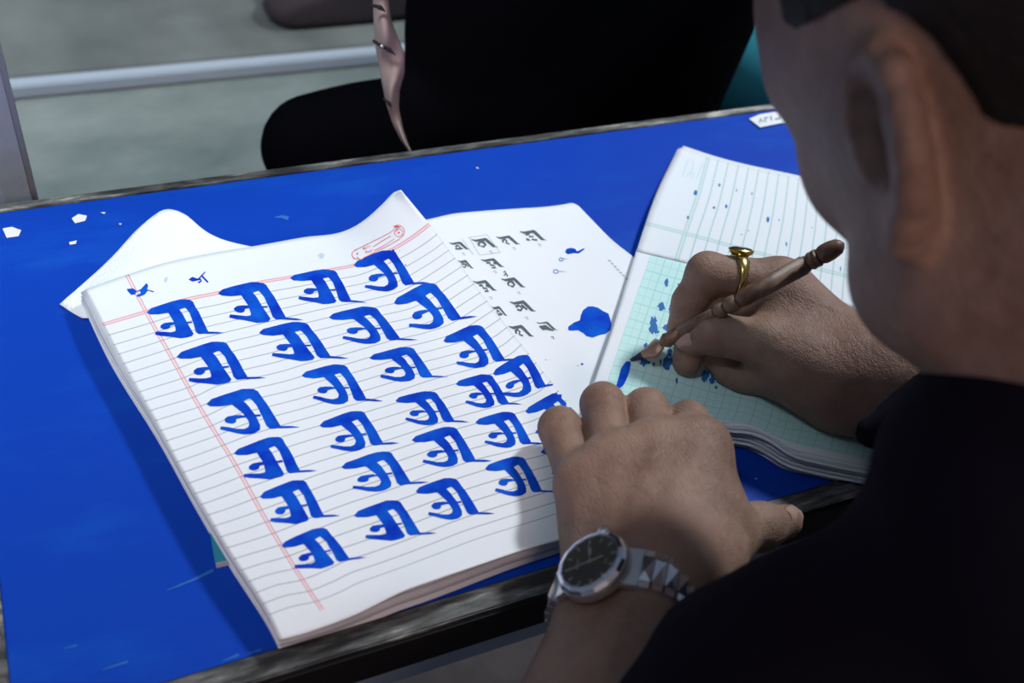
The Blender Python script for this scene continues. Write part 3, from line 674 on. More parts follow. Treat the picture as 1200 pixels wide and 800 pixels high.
for x, y, rx, ry in ((781, 331, 2.2, 5.5), (795, 333.5, 1.4, 1.8), (792.5, 342, 1.3, 1.8), (775, 359, 5, 5.5), (785.5, 364, 2.4, 6.5), (791, 366, 1.4, 2), (765.5, 381.5, 5, 11.5), (781, 384, 4, 4.5), (771, 389, 2, 1.6), (757, 406, 3.2, 4),
                     (754.5, 423.5, 5, 6), (766, 427, 1.8, 3.2), (782, 425, 5.5, 9), (785, 413, 3, 5), (774, 424, 1.2, 4), (793, 446, 1.6, 4), (979, 368, 3, 1.4), (991, 370, 1.3, 3), (1002, 383, 5.2, 5.2), (1013.5, 377, 4, 4.6), (1016, 383, 1.2, 3), (826, 441, 5, 8), (834, 446, 3, 6), (839, 454, 1.8, 2.4),
                     (957, 494, 1.4, 2.2), (972, 496, 3.2, 3.6), (978, 494, 3, 2.4), (760, 425, 2, 2), (940, 478, 2, 3)):
    decal('ink_mark', [blot(x, y, rx * 1.25, ry * 1.2, 18, .55)], GB, M_ink3, gpg, step=3)
decal('wet_stroke', [crop([(322, 465), (350, 430), (388, 428), (392, 460), (380, 520), (352, 600), (325, 650), (290, 680), (262, 686), (245, 676), (262, 640), (285, 560), (300, 500)], 690, 370, 8)], GB, M_ink, gpg, .0003, 3)

# ------------------------------------------------------------------ dip pen
nib = H(737, 423, 1.02 + .05); end = H(985, 287, 11.0)
pd = unit(end - nib); L = np.linalg.norm(end - nib)
print('pen length', L)
pen = tag(empty('dip_pen', nib), 'turned wooden dip pen with wide copper nib held over the graph page', 'pen')
def at_px(x):      # distance along the pen where it shows at pixel x
    best = min(np.linspace(0, L, 400), key=lambda t: abs(((nib + pd * t - CAM) @ ex) / -((nib + pd * t - CAM) @ ez) * FPX + 600 - x)); return best
t1, t2 = at_px(776), at_px(846)
rp = .0042
k8 = lambda pr: [(a, b * .80) for a, b in pr]
lathe('ferrule', nib, pd, k8([(t1 - .002, .0015), (t1, .0034), (t1 + .003, .0056), (t1 + .005, .0050), (t1 + .012, .0050)]), M_wood, pen)
lathe('shaft', nib, pd, k8([(t1 + .010, .0050), (t2 - .006, .0046), (t2 - .004, .0040)]), M_wood, pen)
lathe('bead', nib, pd, k8([(t2 - .004, .0040), (t2 - .003, .0050), (t2 - .001, .0054), (t2 + .001, .0050), (t2 + .002, .0040)]), M_woodl, pen)
lathe('bead', nib, pd, k8([(t2 + .002, .0040), (t2 + .004, .0056), (t2 + .007, .0062), (t2 + .009, .0057), (t2 + .010, .0047)]), M_woodl, pen)
t3, t4, t5 = at_px(948), at_px(959), at_px(983)
lathe('handle', nib, pd, k8([(t2 + .010, .0050), (t2 + .014, .0060), (t2 + .05, .0064), (t3 - .01, .0062), (t3 - .001, .0056)]), M_wood, pen)
lathe('collar', nib, pd, k8([(t3 - .001, .0046), (t3 + .001, .0060), (t3 + .0025, .0060), (t3 + .004, .0046)]), M_woodl, pen)
lathe('collar', nib, pd, k8([(t3 + .004, .0046), (t3 + .0055, .0060), (t4 - .002, .0060), (t4 - .0005, .0046)]), M_woodl, pen)
lathe('cap', nib, pd, k8([(t4 - .0005, .0046), (t4 + .0025, .0062), (t4 + .004, .0064), (t5 - .004, .0062), (t5 + .0, .0052), (t5 + .002, .003), (t5 + .003, .0006)]), M_wood, pen)
# nib: a folded leaf of metal, widening from the tip, then narrowing into the ferrule
sd = unit(np.cross(pd, [0, 0, 1])); up = np.cross(sd, pd)
prof = [(0, .0010), (.22, .0015), (.40, .0028), (.58, .0050), (.72, .0068), (.80, .0070), (.88, .0052), (.95, .0036), (1, .0032)]
vs = []; fs = []; m_ = 9
for t, wd in prof:
    for j in range(m_):
        a = (j / (m_ - 1) - .5) * 2; vs.append(nib + pd * (t * t1) + sd * wd * a + up * (.0016 - .0030 * a * a) * min(1, t * 3) + up * .0002)
for i in range(len(prof) - 1):
    for j in range(m_ - 1): q = i * m_ + j; fs.append((q, q + 1, q + m_ + 1, q + m_))
n_ = len(vs); vs += [v - up * .0004 for v in vs]; fs += [tuple(n_ + i for i in f[::-1]) for f in fs]
bd = list(range(m_)) + [r * m_ + m_ - 1 for r in range(1, len(prof))] + [(len(prof) - 1) * m_ + j for j in range(m_ - 2, -1, -1)] + [r * m_ for r in range(len(prof) - 2, 0, -1)]
fs += [(bd[i], bd[(i + 1) % len(bd)], bd[(i + 1) % len(bd)] + n_, bd[i] + n_) for i in range(len(bd))]
nb_ = mesh('nib', vs, fs, M_nib, pen, mats=[M_nib, M_nibi], fm=[1 if min(v % n_ for v in f) // m_ < 2 else 0 for f in fs])
# ------------------------------------------------------------------ the writer
man = tag(empty('person', T(41, -36, -75)), 'person in dark clothes bent over the desk, writing with a dip pen, seen from behind', 'person')
# left hand: lies half closed, palm down
WC = H(734, 712, 4.2)                                   # middle of the left wrist
fa = unit(H(750, 560, 4.2) - H(695, 795, 4.6))         # along the forearm towards the hand
NW = c2w([-.56, -.58, -.59]); NW = unit(NW - fa * (NW @ fa)); SW = np.cross(NW, fa); SW = SW if (SW @ c2w([1, .5, 0])) > 0 else -SW
print('wrist', WC, 'NW', NW, 'SW', SW, 'fa', fa)
EL = WC + unit(D(650, 1000, 36) - WC) * .24; print('EL', EL, np.linalg.norm(D(690, 1000, 36) - WC)); ea = unit(WC - EL)
def arm(s, W, N_, S_, E, k=.009, r=1.95):
    s.cap(W + S_ * .011, W - S_ * .011, r, r, k)
    s.cap(W + S_ * .010, E * .5 + W * .5 + S_ * .008, r, 3.2, k); s.cap(W - S_ * .010, E * .5 + W * .5 - S_ * .010, r, 3.1, k); s.cap((W + E) / 2, E, 3.9, 4.3, k)
lh = Solid()
arm(lh, WC, NW, SW, EL)
mc = [H(680, 570, 3.5), H(716, 540, 4.2), H(765, 524, 4.5), H(815, 528, 4.2)]
ws = [WC - SW * .017 + fa * .012, WC - SW * .006 + fa * .014, WC + SW * .006 + fa * .014, WC + SW * .017 + fa * .012]
pip = [H(656, 502, 2.9), H(706, 474, 3.3), H(757, 481, 3.4), H(806, 495, 3.3)]
dip = [H(660, 520, 2.0), H(709, 496, 2.1), H(757, 500, 2.2), H(803, 512, 2.2)]
tip = [H(668, 545, 2.1), H(716, 525, 2.2), H(760, 530, 2.2), H(800, 540, 2.2)]
for i in range(4):
    lh.cap(ws[i], mc[i], 1.55, 1.25, .014)
for i in range(3): lh.cap((ws[i] + ws[i + 1]) / 2 * .35 + (mc[i] + mc[i + 1]) / 2 * .65, (mc[i] + mc[i + 1]) / 2, 1.15, .95, .012)
for i in range(4):
    r0 = [1.12, 1.20, 1.22, 1.15][i]
    lh.ell(mc[i] + np.array([0, 0, .0035]), (1.15, 1.15, .9), k=.007)
    lh.cap(mc[i], pip[i], r0 - .05, r0 - .12, .002); lh.ell(pip[i] + np.array([0, 0, .001]), (1.05, 1.05, 1.0), k=.003)
    lh.cap(pip[i], dip[i], r0 - .12, .92, .004); lh.cap(dip[i], tip[i], .92, .80, .004)
# tendons over the back
for i in range(4):
    m_ = mc[i] * .55 + ws[i] * .45; lh.cap(ws[i] * .75 + mc[i] * .25 + NW * .0125, mc[i] * .85 + ws[i] * .15 + np.array([0, 0, .0115]), .20, .22, .007)
# thumb
tc, tm, ti, tt = WC + SW * .022 + fa * .018 - NW * .006, H(842, 628, 3.1), H(889, 617, 2.5), H(920, 611, 2.1)
lh.cap(tc, tm, 1.9, 1.45, .014); lh.cap(tm, ti, 1.30, 1.06, .008); lh.ell(ti, (1.12, 1.12, 1.05), k=.005); lh.cap(ti, tt, 1.0, .86, .006)
lh.cap(mc[3] - np.array([0, 0, .004]), tm, 1.2, 1.35, .012); lh.cap(mc[3], (tc + tm) / 2, 1.4, 1.6, .016)
lh.cap(H(812, 600, 3.4), H(760, 620, 3.6), 1.7, 1.7, .016)
creases = []
def wrinkle(js):
    def f(X):
        d = np.zeros(len(X))
        for p, ax_, rad, amp, per in js:
            q = X - p; m = (q * q).sum(1) < (rad * 2.2) ** 2
            if m.any():
                s_ = q[m] @ ax_; d[m] += amp * np.exp(-((q[m] ** 2).sum(1)) / rad ** 2) * np.abs(np.sin(math.pi * (s_ + .0004 * np.sin(q[m][:, 0] * 900)) / per)) ** .5 * -1
        return d
    return f
jl = [(pip[i] + np.array([0, 0, .010]) + c2w([0, 0, -.004]), unit(mc[i] - pip[i]), .0085, .00045, .0023) for i in range(4)] + [(ti + c2w([0, -.002, -.009]), unit(tm - ti), .008, .0005, .0025)]
def crease(s, p, d_, n_, r, w=.045, k=.0012):        # a shallow fold across a joint
    s.cap(p + n_ * (r * .01) - d_ * .006, p + n_ * (r * .01) + d_ * .006, w, w, k, True)
across = unit(H(760, 500, 3) - H(700, 500, 3))
for i in range(4):
    nn = unit(NW * .5 + np.array([0, 0, 1.]) * .6 + c2w([0, -.2, -.6]) * .5)
    pass
for q in (): crease(lh, ti + unit(tm - ti) * q, unit(c2w([.2, 1, 0])), unit(c2w([0, -.3, -.9])), 1.10, .035)
lo = np.minimum.reduce([T(8, 5, -8), WC - .08]); 
allp = np.array([H(620, 440, 1), H(960, 640, 1), H(620, 700, 8), EL, WC, H(820, 520, 7)])
LV, LF = lh.mesh(np.minimum(allp.min(0) - .02, ZT - .0), allp.max(0) + .03, .00135, halfspace(EL + fa * .06, -fa)) if False else lh.mesh(np.array([allp[:, 0].min() - .03, allp[:, 1].min() - .03, ZT - .06]), allp.max(0) + .03, .00135, halfspace(EL + ea * .04, -ea), wrinkle(jl))
# right hand: holds the pen
rh = Solid()
RW = H(1012, 441, 3.9); RE = D(1290, 520, 50); ra = unit(RW - RE)
mR = [H(913, 330, 5.9), H(930, 352, 5.0), H(940, 385, 3.9), H(945, 425, 2.9)]
pR = [H(829, 320, 6.0), H(842, 362, 3.9), H(862, 398, 2.9), H(890, 436, 2.1)]
dR = [H(808, 354, 4.4), H(812, 396, 2.9), H(843, 418, 2.2), H(876, 444, 1.95)]
tR = [H(799, 384, 3.1), H(805, 423, 2.0), H(852, 436, 1.95), H(866, 446, 1.9)]
rr = [1.10, 1.08, 1.0, .88]
NR_ = unit(c2w([.1, -.75, .1]) + np.array([0, 0, .5])); SR = unit(np.cross(NR_, ra))
wR = [RW + unit(mR[i] - RW) * .004 + (mR[i] - mR[1]) * .35 for i in range(4)]
rh.cap(RW + SR * .011, RW - SR * .009, 2.0, 2.1, .02); rh.cap(RW, RE, 2.6, 3.9, .02); rh.cap(RW + np.array([0, 0, .006]), (RW + RE) / 2, 2.3, 3.2, .02)
for i in range(4):
    rh.cap(wR[i], mR[i], 1.6, 1.28 - .06 * i, .014); rh.cap(mR[i], pR[i], rr[i] + .1, rr[i], .006); rh.ell(pR[i], (rr[i] * 1.0,) * 3, k=.004)
    rh.cap(pR[i], dR[i], rr[i] - .02, rr[i] - .14, .004); rh.cap(dR[i], tR[i], rr[i] - .15, rr[i] - .25, .004)
for i in range(3): rh.cap((wR[i] + wR[i + 1]) / 2, (mR[i] + mR[i + 1]) / 2, 1.5, 1.1, .012)
tcR, tmR, tiR, ttR = H(962, 436, 4.3), H(897, 402, 4.7), H(838, 391, 4.2), H(811, 398, 3.35)
rh.cap(tcR, tmR, 1.95, 1.42, .014); rh.cap(tmR, tiR, 1.28, 1.16, .003); rh.ell(tiR, (1.2, 1.2, 1.15), k=.003); rh.cap(tiR, ttR, 1.10, .92, .0018)
rh.cap(mR[0] - np.array([0, 0, .008]), tmR + unit(tcR - tmR) * .02, 1.2, 1.45, .014)
rh.cap(H(975, 462, 2.9), H(925, 440, 2.9), 1.75, 1.4, .016)
for q in (): crease(rh, tiR + unit(tmR - tiR) * q, unit(c2w([.15, 1, 0])), unit(c2w([0, -.5, -.85])), 1.18, .03)
for q in (): crease(rh, pR[0] + unit(mR[0] - pR[0]) * q, unit(c2w([.1, .6, -.5])), unit(c2w([-.2, -.8, -.4])), 1.12, .03)
allr = np.array([H(770, 280, 8), RE, RW, H(870, 480, 1), H(930, 300, 8), H(1020, 500, 2)])
RV_, RF_ = rh.mesh(np.array([allr[:, 0].min() - .02, allr[:, 1].min() - .04, ZT + .002]), allr.max(0) + .04, .00135, halfspace(RE + ra * .03, -ra), wrinkle([(tiR + c2w([0, -.002, -.010]), unit(tmR - tiR), .009, .0005, .0025), (pR[0] + c2w([-.004, -.006, -.006]), unit(mR[0] - pR[0]), .008, .0004, .0024)]))
# nails
def nail(name, c_, up_, along, sz, par):
    par = body
    up_ = unit(up_); al = unit(np.array(along) - up_ * (np.array(along) @ up_)); sd_ = np.cross(up_, al); vs = []; fs = []; n = 8
    for i in range(n + 1):
        for j in range(n + 1):
            a = (j / n - .5) * 2; b = (i / n - .5) * 2; ww = math.sqrt(max(0, 1 - max(0, abs(b) - .1) ** 2 * .55))
            vs.append(np.array(c_) + al * b * sz[1] + sd_ * a * ww * sz[0] + up_ * (-.45 * sz[0] * a * a + .0003 - .10 * sz[1] * b * b))
    m2 = n + 1; fs = [(i * m2 + j, i * m2 + j + 1, (i + 1) * m2 + j + 1, (i + 1) * m2 + j) for i in range(n) for j in range(n)]
    k = len(vs); vs += [v - up_ * .0006 for v in vs]; fs += [tuple(q + k for q in f[::-1]) for f in fs]
    bd = list(range(m2)) + [r * m2 + n for r in range(1, m2)] + [n * m2 + j for j in range(n - 1, -1, -1)] + [r * m2 for r in range(n - 1, 0, -1)]
    fs += [(bd[i], bd[(i + 1) % len(bd)], bd[(i + 1) % len(bd)] + k, bd[i] + k) for i in range(len(bd))]
    return mesh(name, vs, fs, M_nail, par)

# head: bent forward and turned away; axes: F towards the face, U to the crown, LE to his left ear
HO = T(29.2, 18.4, 27.3)
Fd = unit([.03, .70, -.72]); LE = unit(np.array([-1, .10, .02]) - Fd * (np.array([-1, .10, .02]) @ Fd)); Ud = np.cross(Fd, LE); Ud = Ud if Ud[2] > 0 else -Ud
rl = math.radians(13); LE, Ud = LE * math.cos(rl) - Ud * math.sin(rl), Ud * math.cos(rl) + LE * math.sin(rl)
hp = lambda f, l, u: HO + (Fd * f + LE * l + Ud * u) * .01
hax = np.stack([Fd, LE, Ud])
hd = Solid()
hd.ell(hp(-1.2, 0, 4.4), (9.6, 7.5, 8.3), hax); hd.ell(hp(3.2, 0, -.5), (6.3, 4.8, 7.6), hax, k=.03); hd.ell(hp(4.2, 0, 4.6), (5.2, 5.2, 5.0), hax, k=.03)
for s_ in (-1, 1):
    hd.cap(hp(.6, s_ * 4.5, -5.0), hp(2.8, s_ * 4.1, -4.7), 2.0, 2.2, .02); hd.cap(hp(2.8, s_ * 4.1, -4.7), hp(5.8, s_ * .9, -6.9), 2.2, 1.4, .02)
    hd.cap(hp(.4, s_ * 4.7, -4.4), hp(.6, s_ * 5.2, -.5), 1.6, 1.6, .03)
    hd.cap(hp(6.0, s_ * 3.2, -.9), hp(3, s_ * 4.3, -.4), 1.7, 1.4, .02)
    hd.cap(hp(8.0, s_ * 1.2, 3.1), hp(6.2, s_ * 4.2, 3.0), 1.0, .9, .014)
    hd.ell(hp(7.6, s_ * 3.1, 1.2), (1.3, 1.5, 1.2), hax, k=.008, sub=True); hd.ell(hp(6.9, s_ * 3.1, 1.2), (1.25, 1.45, 1.1), hax, k=.003)
    hd.cap(hp(9.4, s_ * 1.1, -1.9), hp(9.3, s_ * 1.2, -2.1), .75, .7, .006)
hd.cap(hp(8.0, 0, 2.2), hp(10.4, 0, -1.5), .8, 1.05, .012); hd.cap(hp(6.5, -.9, -6.9), hp(6.5, .9, -6.9), 1.5, 1.5, .015)
hd.ell(hp(7.5, 0, -4.1), (1.2, 2.1, .65), hax, k=.006); hd.ell(hp(7.4, 0, -5.2), (1.2, 1.9, .75), hax, k=.006); hd.cap(hp(8.75, -1.9, -4.7), hp(8.75, 1.9, -4.7), .12, .12, .004, True)
nk0, nk1 = D(1345, 330, 32.5), D(1440, 470, 31)
hd.cap(nk0, nk1, 5.9, 5.9, .02); hd.cap(hp(-3, 0, -3), nk0, 6, 5.9, .03); hd.cap(nk1, D(1400, 640, 32), 5.9, 7.5, .03)
# ears
def ear(s, sg):
    ct, st = math.cos(.24), math.sin(.24); E = lambda f, u, l: hp((f * ct - u * st) * .86, sg * (6.9 + l), (u * ct + f * st) * .86)
    out = lambda f: .2 + max(0, -f) * .36              # the rim stands off to the back
    rim = [(.9, .1), (1.0, 1.2), (.8, 2.4), (.1, 3.3), (-1.0, 3.6), (-2.1, 3.1), (-2.7, 2.0), (-2.75, .6), (-2.45, -.8), (-1.9, -2.0), (-1.2, -2.8)]
    P_ = [E(f, u, out(f) + .25) for f, u in rim]; rs = [.25, .32, .36, .40, .43, .45, .45, .42, .40, .42, .5]
    s.chain(P_, rs, .003)
    s.ell(E(-1.0, .6, .25), (1.9, .45, 2.9), np.stack([unit(Fd - sg * LE * .5), unit(LE * sg + Fd * .5), Ud]), k=.005)
    ah = [(-.3, 2.4), (-1.2, 2.3), (-1.8, 1.4), (-1.85, .3), (-1.5, -.8), (-.8, -1.4)]
    s.chain([E(f, u, out(f) + .12) for f, u in ah], [.22, .3, .36, .36, .34, .3], .004)
    s.ell(E(-.95, -2.5, .30), (.95, .45, 1.15), np.stack([unit(Fd - sg * LE * .35), unit(LE * sg + Fd * .35), Ud]), k=.006)
    s.ell(E(-.65, .2, .75), (.70, .8, 1.0), hax, k=.004, sub=True); s.ell(E(-.5, 1.9, .72), (.7, .35, .35), hax, k=.003, sub=True)
    s.chain([E(-1.3, 3.0, .95), E(-2.2, 2.2, 1.4), E(-2.3, .8, 1.45), E(-2.05, -.6, 1.2)], [.16, .18, .18, .15], .003) if False else None
    s.ell(E(.55, -.25, .35), (.42, .38, .62), hax, k=.004)
for sg in (1, -1): ear(hd, sg)
HV, HF = hd.mesh(HO - np.array([.16, .30, .22]), HO + np.array([.22, .17, .17]), .0022, halfspace(D(1400, 640, 32), D(1400, 640, 32) - nk1))
# torso under the shirt
tr = Solid(); SH_L, SH_R = D(1180, 768, 37), T(54, 0, 10)
HIP = T(42, -36, 4); tr.ell(T(40, -13, 3), (10, 14, 6), k=.03); tr.cap(T(41, -24, 3), HIP, 8, 8.5, .03); NB = D(1400, 640, 32); tr.cap(NB, T(40, -12, 3), 5.5, 6, .03)
tr.cap(NB, SH_L, 4.2, 4.2, .02); tr.cap(NB, SH_R, 4.5, 4.4, .02); tr.cap(SH_L, D(940, 880, 37), 4.4, 4.2, .02); tr.cap(D(940, 880, 37), EL, 4.2, 3.9, .02); tr.cap(SH_R, RE, 4.3, 3.9, .02)
tr.cap(EL, EL + ea * .05, 4.0, 3.6, .02); tr.cap(RE, RE + ra * .05, 3.9, 3.6, .03)
for s_ in (-1, 1):
    tr.cap(HIP + np.array([s_ * .085, 0, -.03]), T(42 + s_ * 9, -33, -36), 6.5, 5, .02); tr.cap(T(42 + s_ * 9, -33, -36), T(42 + s_ * 10, -36, -70), 4.8, 3.6, .02); tr.cap(T(42 + s_ * 10, -36, -71.5), T(42 + s_ * 11, -22, -72.5), 2.8, 2.2, .02)
TV, TF = tr.mesh(T(0, -56, -76), T(80, 22, 24), .008)
BV, BF = join([(LV, LF), (RV_, RF_), (HV, HF), (TV, TF)])
body = mesh('body', BV, BF, M_skin, man)
nail('nail', H(921, 606, 2.1) + unit(c2w([.5, -.25, -.8])) * .0082, c2w([.75, -.35, -.6]), tt - ti, (.0062, .0068), man)
nail('nail', ttR + unit(c2w([-.70, .05, -.70])) * .0092, c2w([-.74, .06, -.66]), ttR - tiR, (.0043, .0056), man)
# hair: close-cropped cap over the skull
hr = Solid(); hr.ell(hp(-1.4, 0, 4.5), (9.85, 7.75, 8.65), hax); hr.cap(hp(-6, 0, 1), hp(-6.3, 0, -3.0), 5.2, 4.6, .03)

def hclip(X):
    L_ = (X - HO) @ hax.T * 100; f, l, u = L_[:, 0], L_[:, 1], L_[:, 2]
    a = (f - 5.0 + .35 * np.maximum(0, 6.0 - u) ) * .01                     # hairline over the forehead and temples
    b = np.where(f > -2.0, (4.4 - u) , (-4.4 - u)) * .01
    b = np.where((f > -2.6) & (f <= -.2), (1.0 - u - (f + .2) * -2.2), b * 100) * .01 if False else b
    return np.maximum(a * .7, b * .7)
def hdisp(X): return .0006 * np.sin(X[:, 0] * 900 + 3 * np.sin(X[:, 1] * 400)) * np.sin(X[:, 2] * 800)
for sg in (1, -1): hr.ell(hp(-.9, sg * 8.0, .6), (2.7, 2.4, 3.6), hax, k=.006, sub=True)
V, F = hr.mesh(HO - np.array([.16, .22, .20]), HO + np.array([.16, .16, .20]), .0025, hclip, hdisp)
mesh('hair', V, F, M_hair, man)
# shirt
sh = Solid()
sh.ell(T(39.5, -12, 3), (15.5, 18, 10.5), k=.06); sh.cap(T(40.5, -22, 3.5), HIP, 12, 12.8, .05); sh.cap(NB, T(39, -8, 3), 7.8, 10.5, .05)
sh.cap(D(1268, 620, 33), SH_L, 5.5, 6.3, .02); sh.cap(NB, D(1268, 620, 33), 7, 5.5, .03); sh.cap(NB, SH_R, 7, 6.0, .05); sh.cap(D(1240, 572, 32.5), D(1430, 560, 32.5), 3.7, 4.2, .02)
sh.cap(SH_L, D(940, 880, 37), 6.2, 6.0, .02); sh.cap(D(940, 880, 37), EL, 6.0, 5.3, .03); sh.cap(SH_R, RE, 5.8, 5.2, .04)
SL_ = EL + ea * .055
sh.cap(EL, SL_, 5.3, 4.9, .02); sh.cap(RE, RE + unit(RW - RE) * .075, 4.9, 3.9, .02); sh.cap(D(1075, 500, 51), D(1018, 508, 51.5), 1.6, .8, .02)
# collar
cc_ = nk1 + unit(nk1 - nk0) * .01; ca = unit(nk1 - nk0); c1 = unit(np.cross(ca, [0, 0, 1.])); c2_ = np.cross(ca, c1)
ringp = [cc_ + (c1 * math.cos(q) * .064 + c2_ * math.sin(q) * .064) for q in np.linspace(0, 2 * math.pi, 17)]
for i in range(16): sh.cap(ringp[i], ringp[i + 1], 1.0, 1.0, .02)
for i in range(16): sh.cap(ringp[i], ringp[i] + ca * .04 + (ringp[i] - cc_) * .15, 1.0, 1.8, .02)
def sdisp(X): return .0022 * np.sin(X[:, 0] * 70 + 2 * np.sin(X[:, 2] * 45)) * np.sin(X[:, 1] * 60 + X[:, 2] * 50)
V, F = sh.mesh(T(-2, -54, -14), T(82, 22, 26), .0045, None, sdisp)
mesh('shirt', V, F, M_shirt, man)
ts = Solid(); ts.ell(HIP + np.array([0, 0, -.05]), (15, 11.8, 12), k=.03)
for s_ in (-1, 1): ts.cap(HIP + np.array([s_ * .085, 0, -.06]), T(42 + s_ * 9, -33, -36), 9, 7, .03); ts.cap(T(42 + s_ * 9, -33, -36), T(42 + s_ * 10, -36, -69), 7, 5.6, .02)
V, F = ts.mesh(T(20, -56, -74), T(66, -15, 16), .008); mesh('trousers', V, F, M_dusk, man)
for s_ in (-1, 1):
    so = Solid(); so.cap(T(42 + s_ * 10, -37, -71.2), T(42 + s_ * 11, -21, -72.2), 3.6, 2.7, .02); V, F = so.mesh(T(20, -50, -75), T(66, -10, -64), .005, halfspace(T(0, 0, -74.9), [0, 0, -1])); mesh('shoe', V, F, M_black, man)

# ------------------------------------------------------------------ ring on the writing hand
rc = pR[0] * .60 + mR[0] * .40; rax = unit(mR[0] - pR[0]); rup = c2w([0, -1, -.25]); rup = unit(rup - rax * (rup @ rax)); rsd = np.cross(rax, rup)
ring_ = tag(empty('signet_ring', rc), 'gold signet ring with dark oval stone on the writing hand', 'ring')
vs = []; fs = []; n = 40; RR = .0123
for i in range(n):
    q = 2 * math.pi * i / n; dr = rup * math.cos(q) + rsd * math.sin(q); wd = .0022 + .0022 * max(0, math.cos(q)) ** 2
    for a, b in ((-1, 0), (-.6, .0010), (0, .0014), (.6, .0010), (1, 0), (0, -.0006)): vs.append(rc + dr * (RR + b) + rax * a * wd)
for i in range(n):
    for j in range(6): fs.append((i * 6 + j, ((i + 1) % n) * 6 + j, ((i + 1) % n) * 6 + (j + 1) % 6, i * 6 + (j + 1) % 6))
mesh('band', vs, fs, M_gold, ring_)
def oval(c_, ax_, s1, s2, prof, name, mat, par, n=28, taper=None):
    vs = []; fs = []
    for h_, r1, r2 in prof:
        for i in range(n): q = 2 * math.pi * i / n; vs.append(c_ + ax_ * h_ + s1 * math.cos(q) * r1 + s2 * math.sin(q) * r2)
    for k in range(len(prof) - 1):
        for i in range(n): fs.append((k * n + i, k * n + (i + 1) % n, (k + 1) * n + (i + 1) % n, (k + 1) * n + i))
    fs.append(tuple(range(n))[::-1]); fs.append(tuple((len(prof) - 1) * n + i for i in range(n)))
    return mesh(name, vs, fs, mat, par, smooth=False)
bc_ = rc + rup * (RR + .0006)
bz_ = oval(bc_, rup, rax, rsd, [(-.001, .0045, .004), (.0008, .0068, .0055), (.0024, .0074, .0062), (.0030, .0068, .0056)], 'bezel', M_gold, ring_)
oval(bc_, rup, rax, rsd, [(.0028, .0062, .0050), (.0036, .0055, .0043), (.0040, .003, .0024)], 'stone', M_stone, bz_)

# ------------------------------------------------------------------ wrist watch
RW2 = .0262; wc = WC + NW * RW2
wt = tag(empty('wristwatch', wc), 'steel wristwatch with dark round dial and faceted bracelet on the left wrist', 'watch')
def fr(prof, name, mat, n=48, smooth=False, seg=None): return lathe(name, wc, NW, prof, mat, wt, n, smooth)
rC = .0167
fr([(-.0012, rC - .002), (.0, rC - .0004), (.0028, rC), (.0044, rC - .0002)], 'case', M_satin)
fr([(.0044, rC - .0003), (.0062, rC - .0012), (.0070, rC - .0034), (.0064, rC - .0037), (.0040, rC - .0038)], 'bezel', M_chrome, 16)
dial = fr([(.0040, .0136), (.0056, .0136)], 'dial', M_dial)
six = -SW if (SW @ c2w([1, 0, 0])) > 0 else SW
t12 = unit(c2w([.74, -.05, 0]) * 0 + SW); 
def dmark(name, a, r0, r1, wd, z=.00575, mat=M_mark, dx=0.):
    d0 = SW * math.cos(a) + fa * math.sin(a); d1 = np.cross(NW, d0)
    vs = [wc + NW * (z + zz) + d0 * r + d1 * (w_ * wd + dx) for zz in (0, .0002) for r, w_ in ((r0, -1), (r0, 1), (r1, 1), (r1, -1))]
    return mesh(name, vs, [(0, 1, 2, 3), (4, 5, 6, 7)[::-1], (0, 1, 5, 4), (1, 2, 6, 5), (2, 3, 7, 6), (3, 0, 4, 7)], mat, dial, smooth=False)
for k in range(12): dmark('hour_mark', k * math.pi / 6 + .26, .0098, .0122, .00035)
dmark('hour_hand', .30, -.0012, .0062, .0004, .0060); dmark('minute_hand', math.pi * .93 + .55, -.0015, .0095, .00035, .0062); dmark('second_hand', math.pi * .60, -.002, .0090, .00015, .0064)
dmark('dial_emblem', math.pi / 2 + .26, .0040, .0078, .0006, .00575, M_mark); 
for i in range(4): dmark('dial_lettering', math.pi + .1, .0056 + 0, .0066, .00035, .00575, M_mark, -.0022 + .0014 * i)
for i in range(3): dmark('dial_lettering', .1, .0072, .0078, .0003, .00575, M_mark, -.0028 + .0011 * i)
fr([(.0070, .0138), (.0073, .0134)], 'crystal', M_glass)
lathe('crown', wc + NW * .0022 + fa * (rC), fa, [(0, .0018), (.0006, .0025), (.0026, .0025), (.0030, .0018)], M_satin, wt, 16)
# bracelet: links around the wrist, an oval a bit wider than it is thick
A_, B_ = .0340, RW2 + .0008
def bl(th): return WC + SW * A_ * math.sin(th) + NW * B_ * math.cos(th)
def frame(th):
    p = bl(th); t = unit(bl(th + .01) - bl(th - .01)); nn = unit(np.cross(t, fa)); nn = nn if nn @ (p - WC) > 0 else -nn; return p, t, nn
def wedge(name, p, t, nn, hl, ww, th_, mat, facet=None, off=0.):
    c0 = p + fa * off
    vs = [c0 + t * a * hl + fa * b * ww + nn * z for z in (-th_, th_) for a, b in ((-1, -1), (1, -1), (1, 1), (-1, 1))]
    fs = [(0, 1, 2, 3)[::-1], (0, 1, 5, 4), (1, 2, 6, 5), (2, 3, 7, 6), (3, 0, 4, 7)]
    if facet is None: fs.append((4, 5, 6, 7))
    else:
        vs.append(c0 + t * hl * .2 * facet + nn * (th_ + .0013) + fa * ww * .3 * facet); fs += [(4, 5, 8), (5, 6, 8), (6, 7, 8), (7, 4, 8)]
    return mesh(name, vs, fs, mat, wt, smooth=False)
th = .52; k = 0
lug = []
for sg in (1, -1):
    p, t, nn = frame(sg * .50); wedge('lug', p - t * sg * .0010, t, nn, .0040, .0092, .0016, M_satin)
th_list = []
a = .66
while a < 2 * math.pi - .62: th_list.append(a); a += .0052 * 1.04 / np.linalg.norm((bl(a + .01) - bl(a - .01)) / .02)
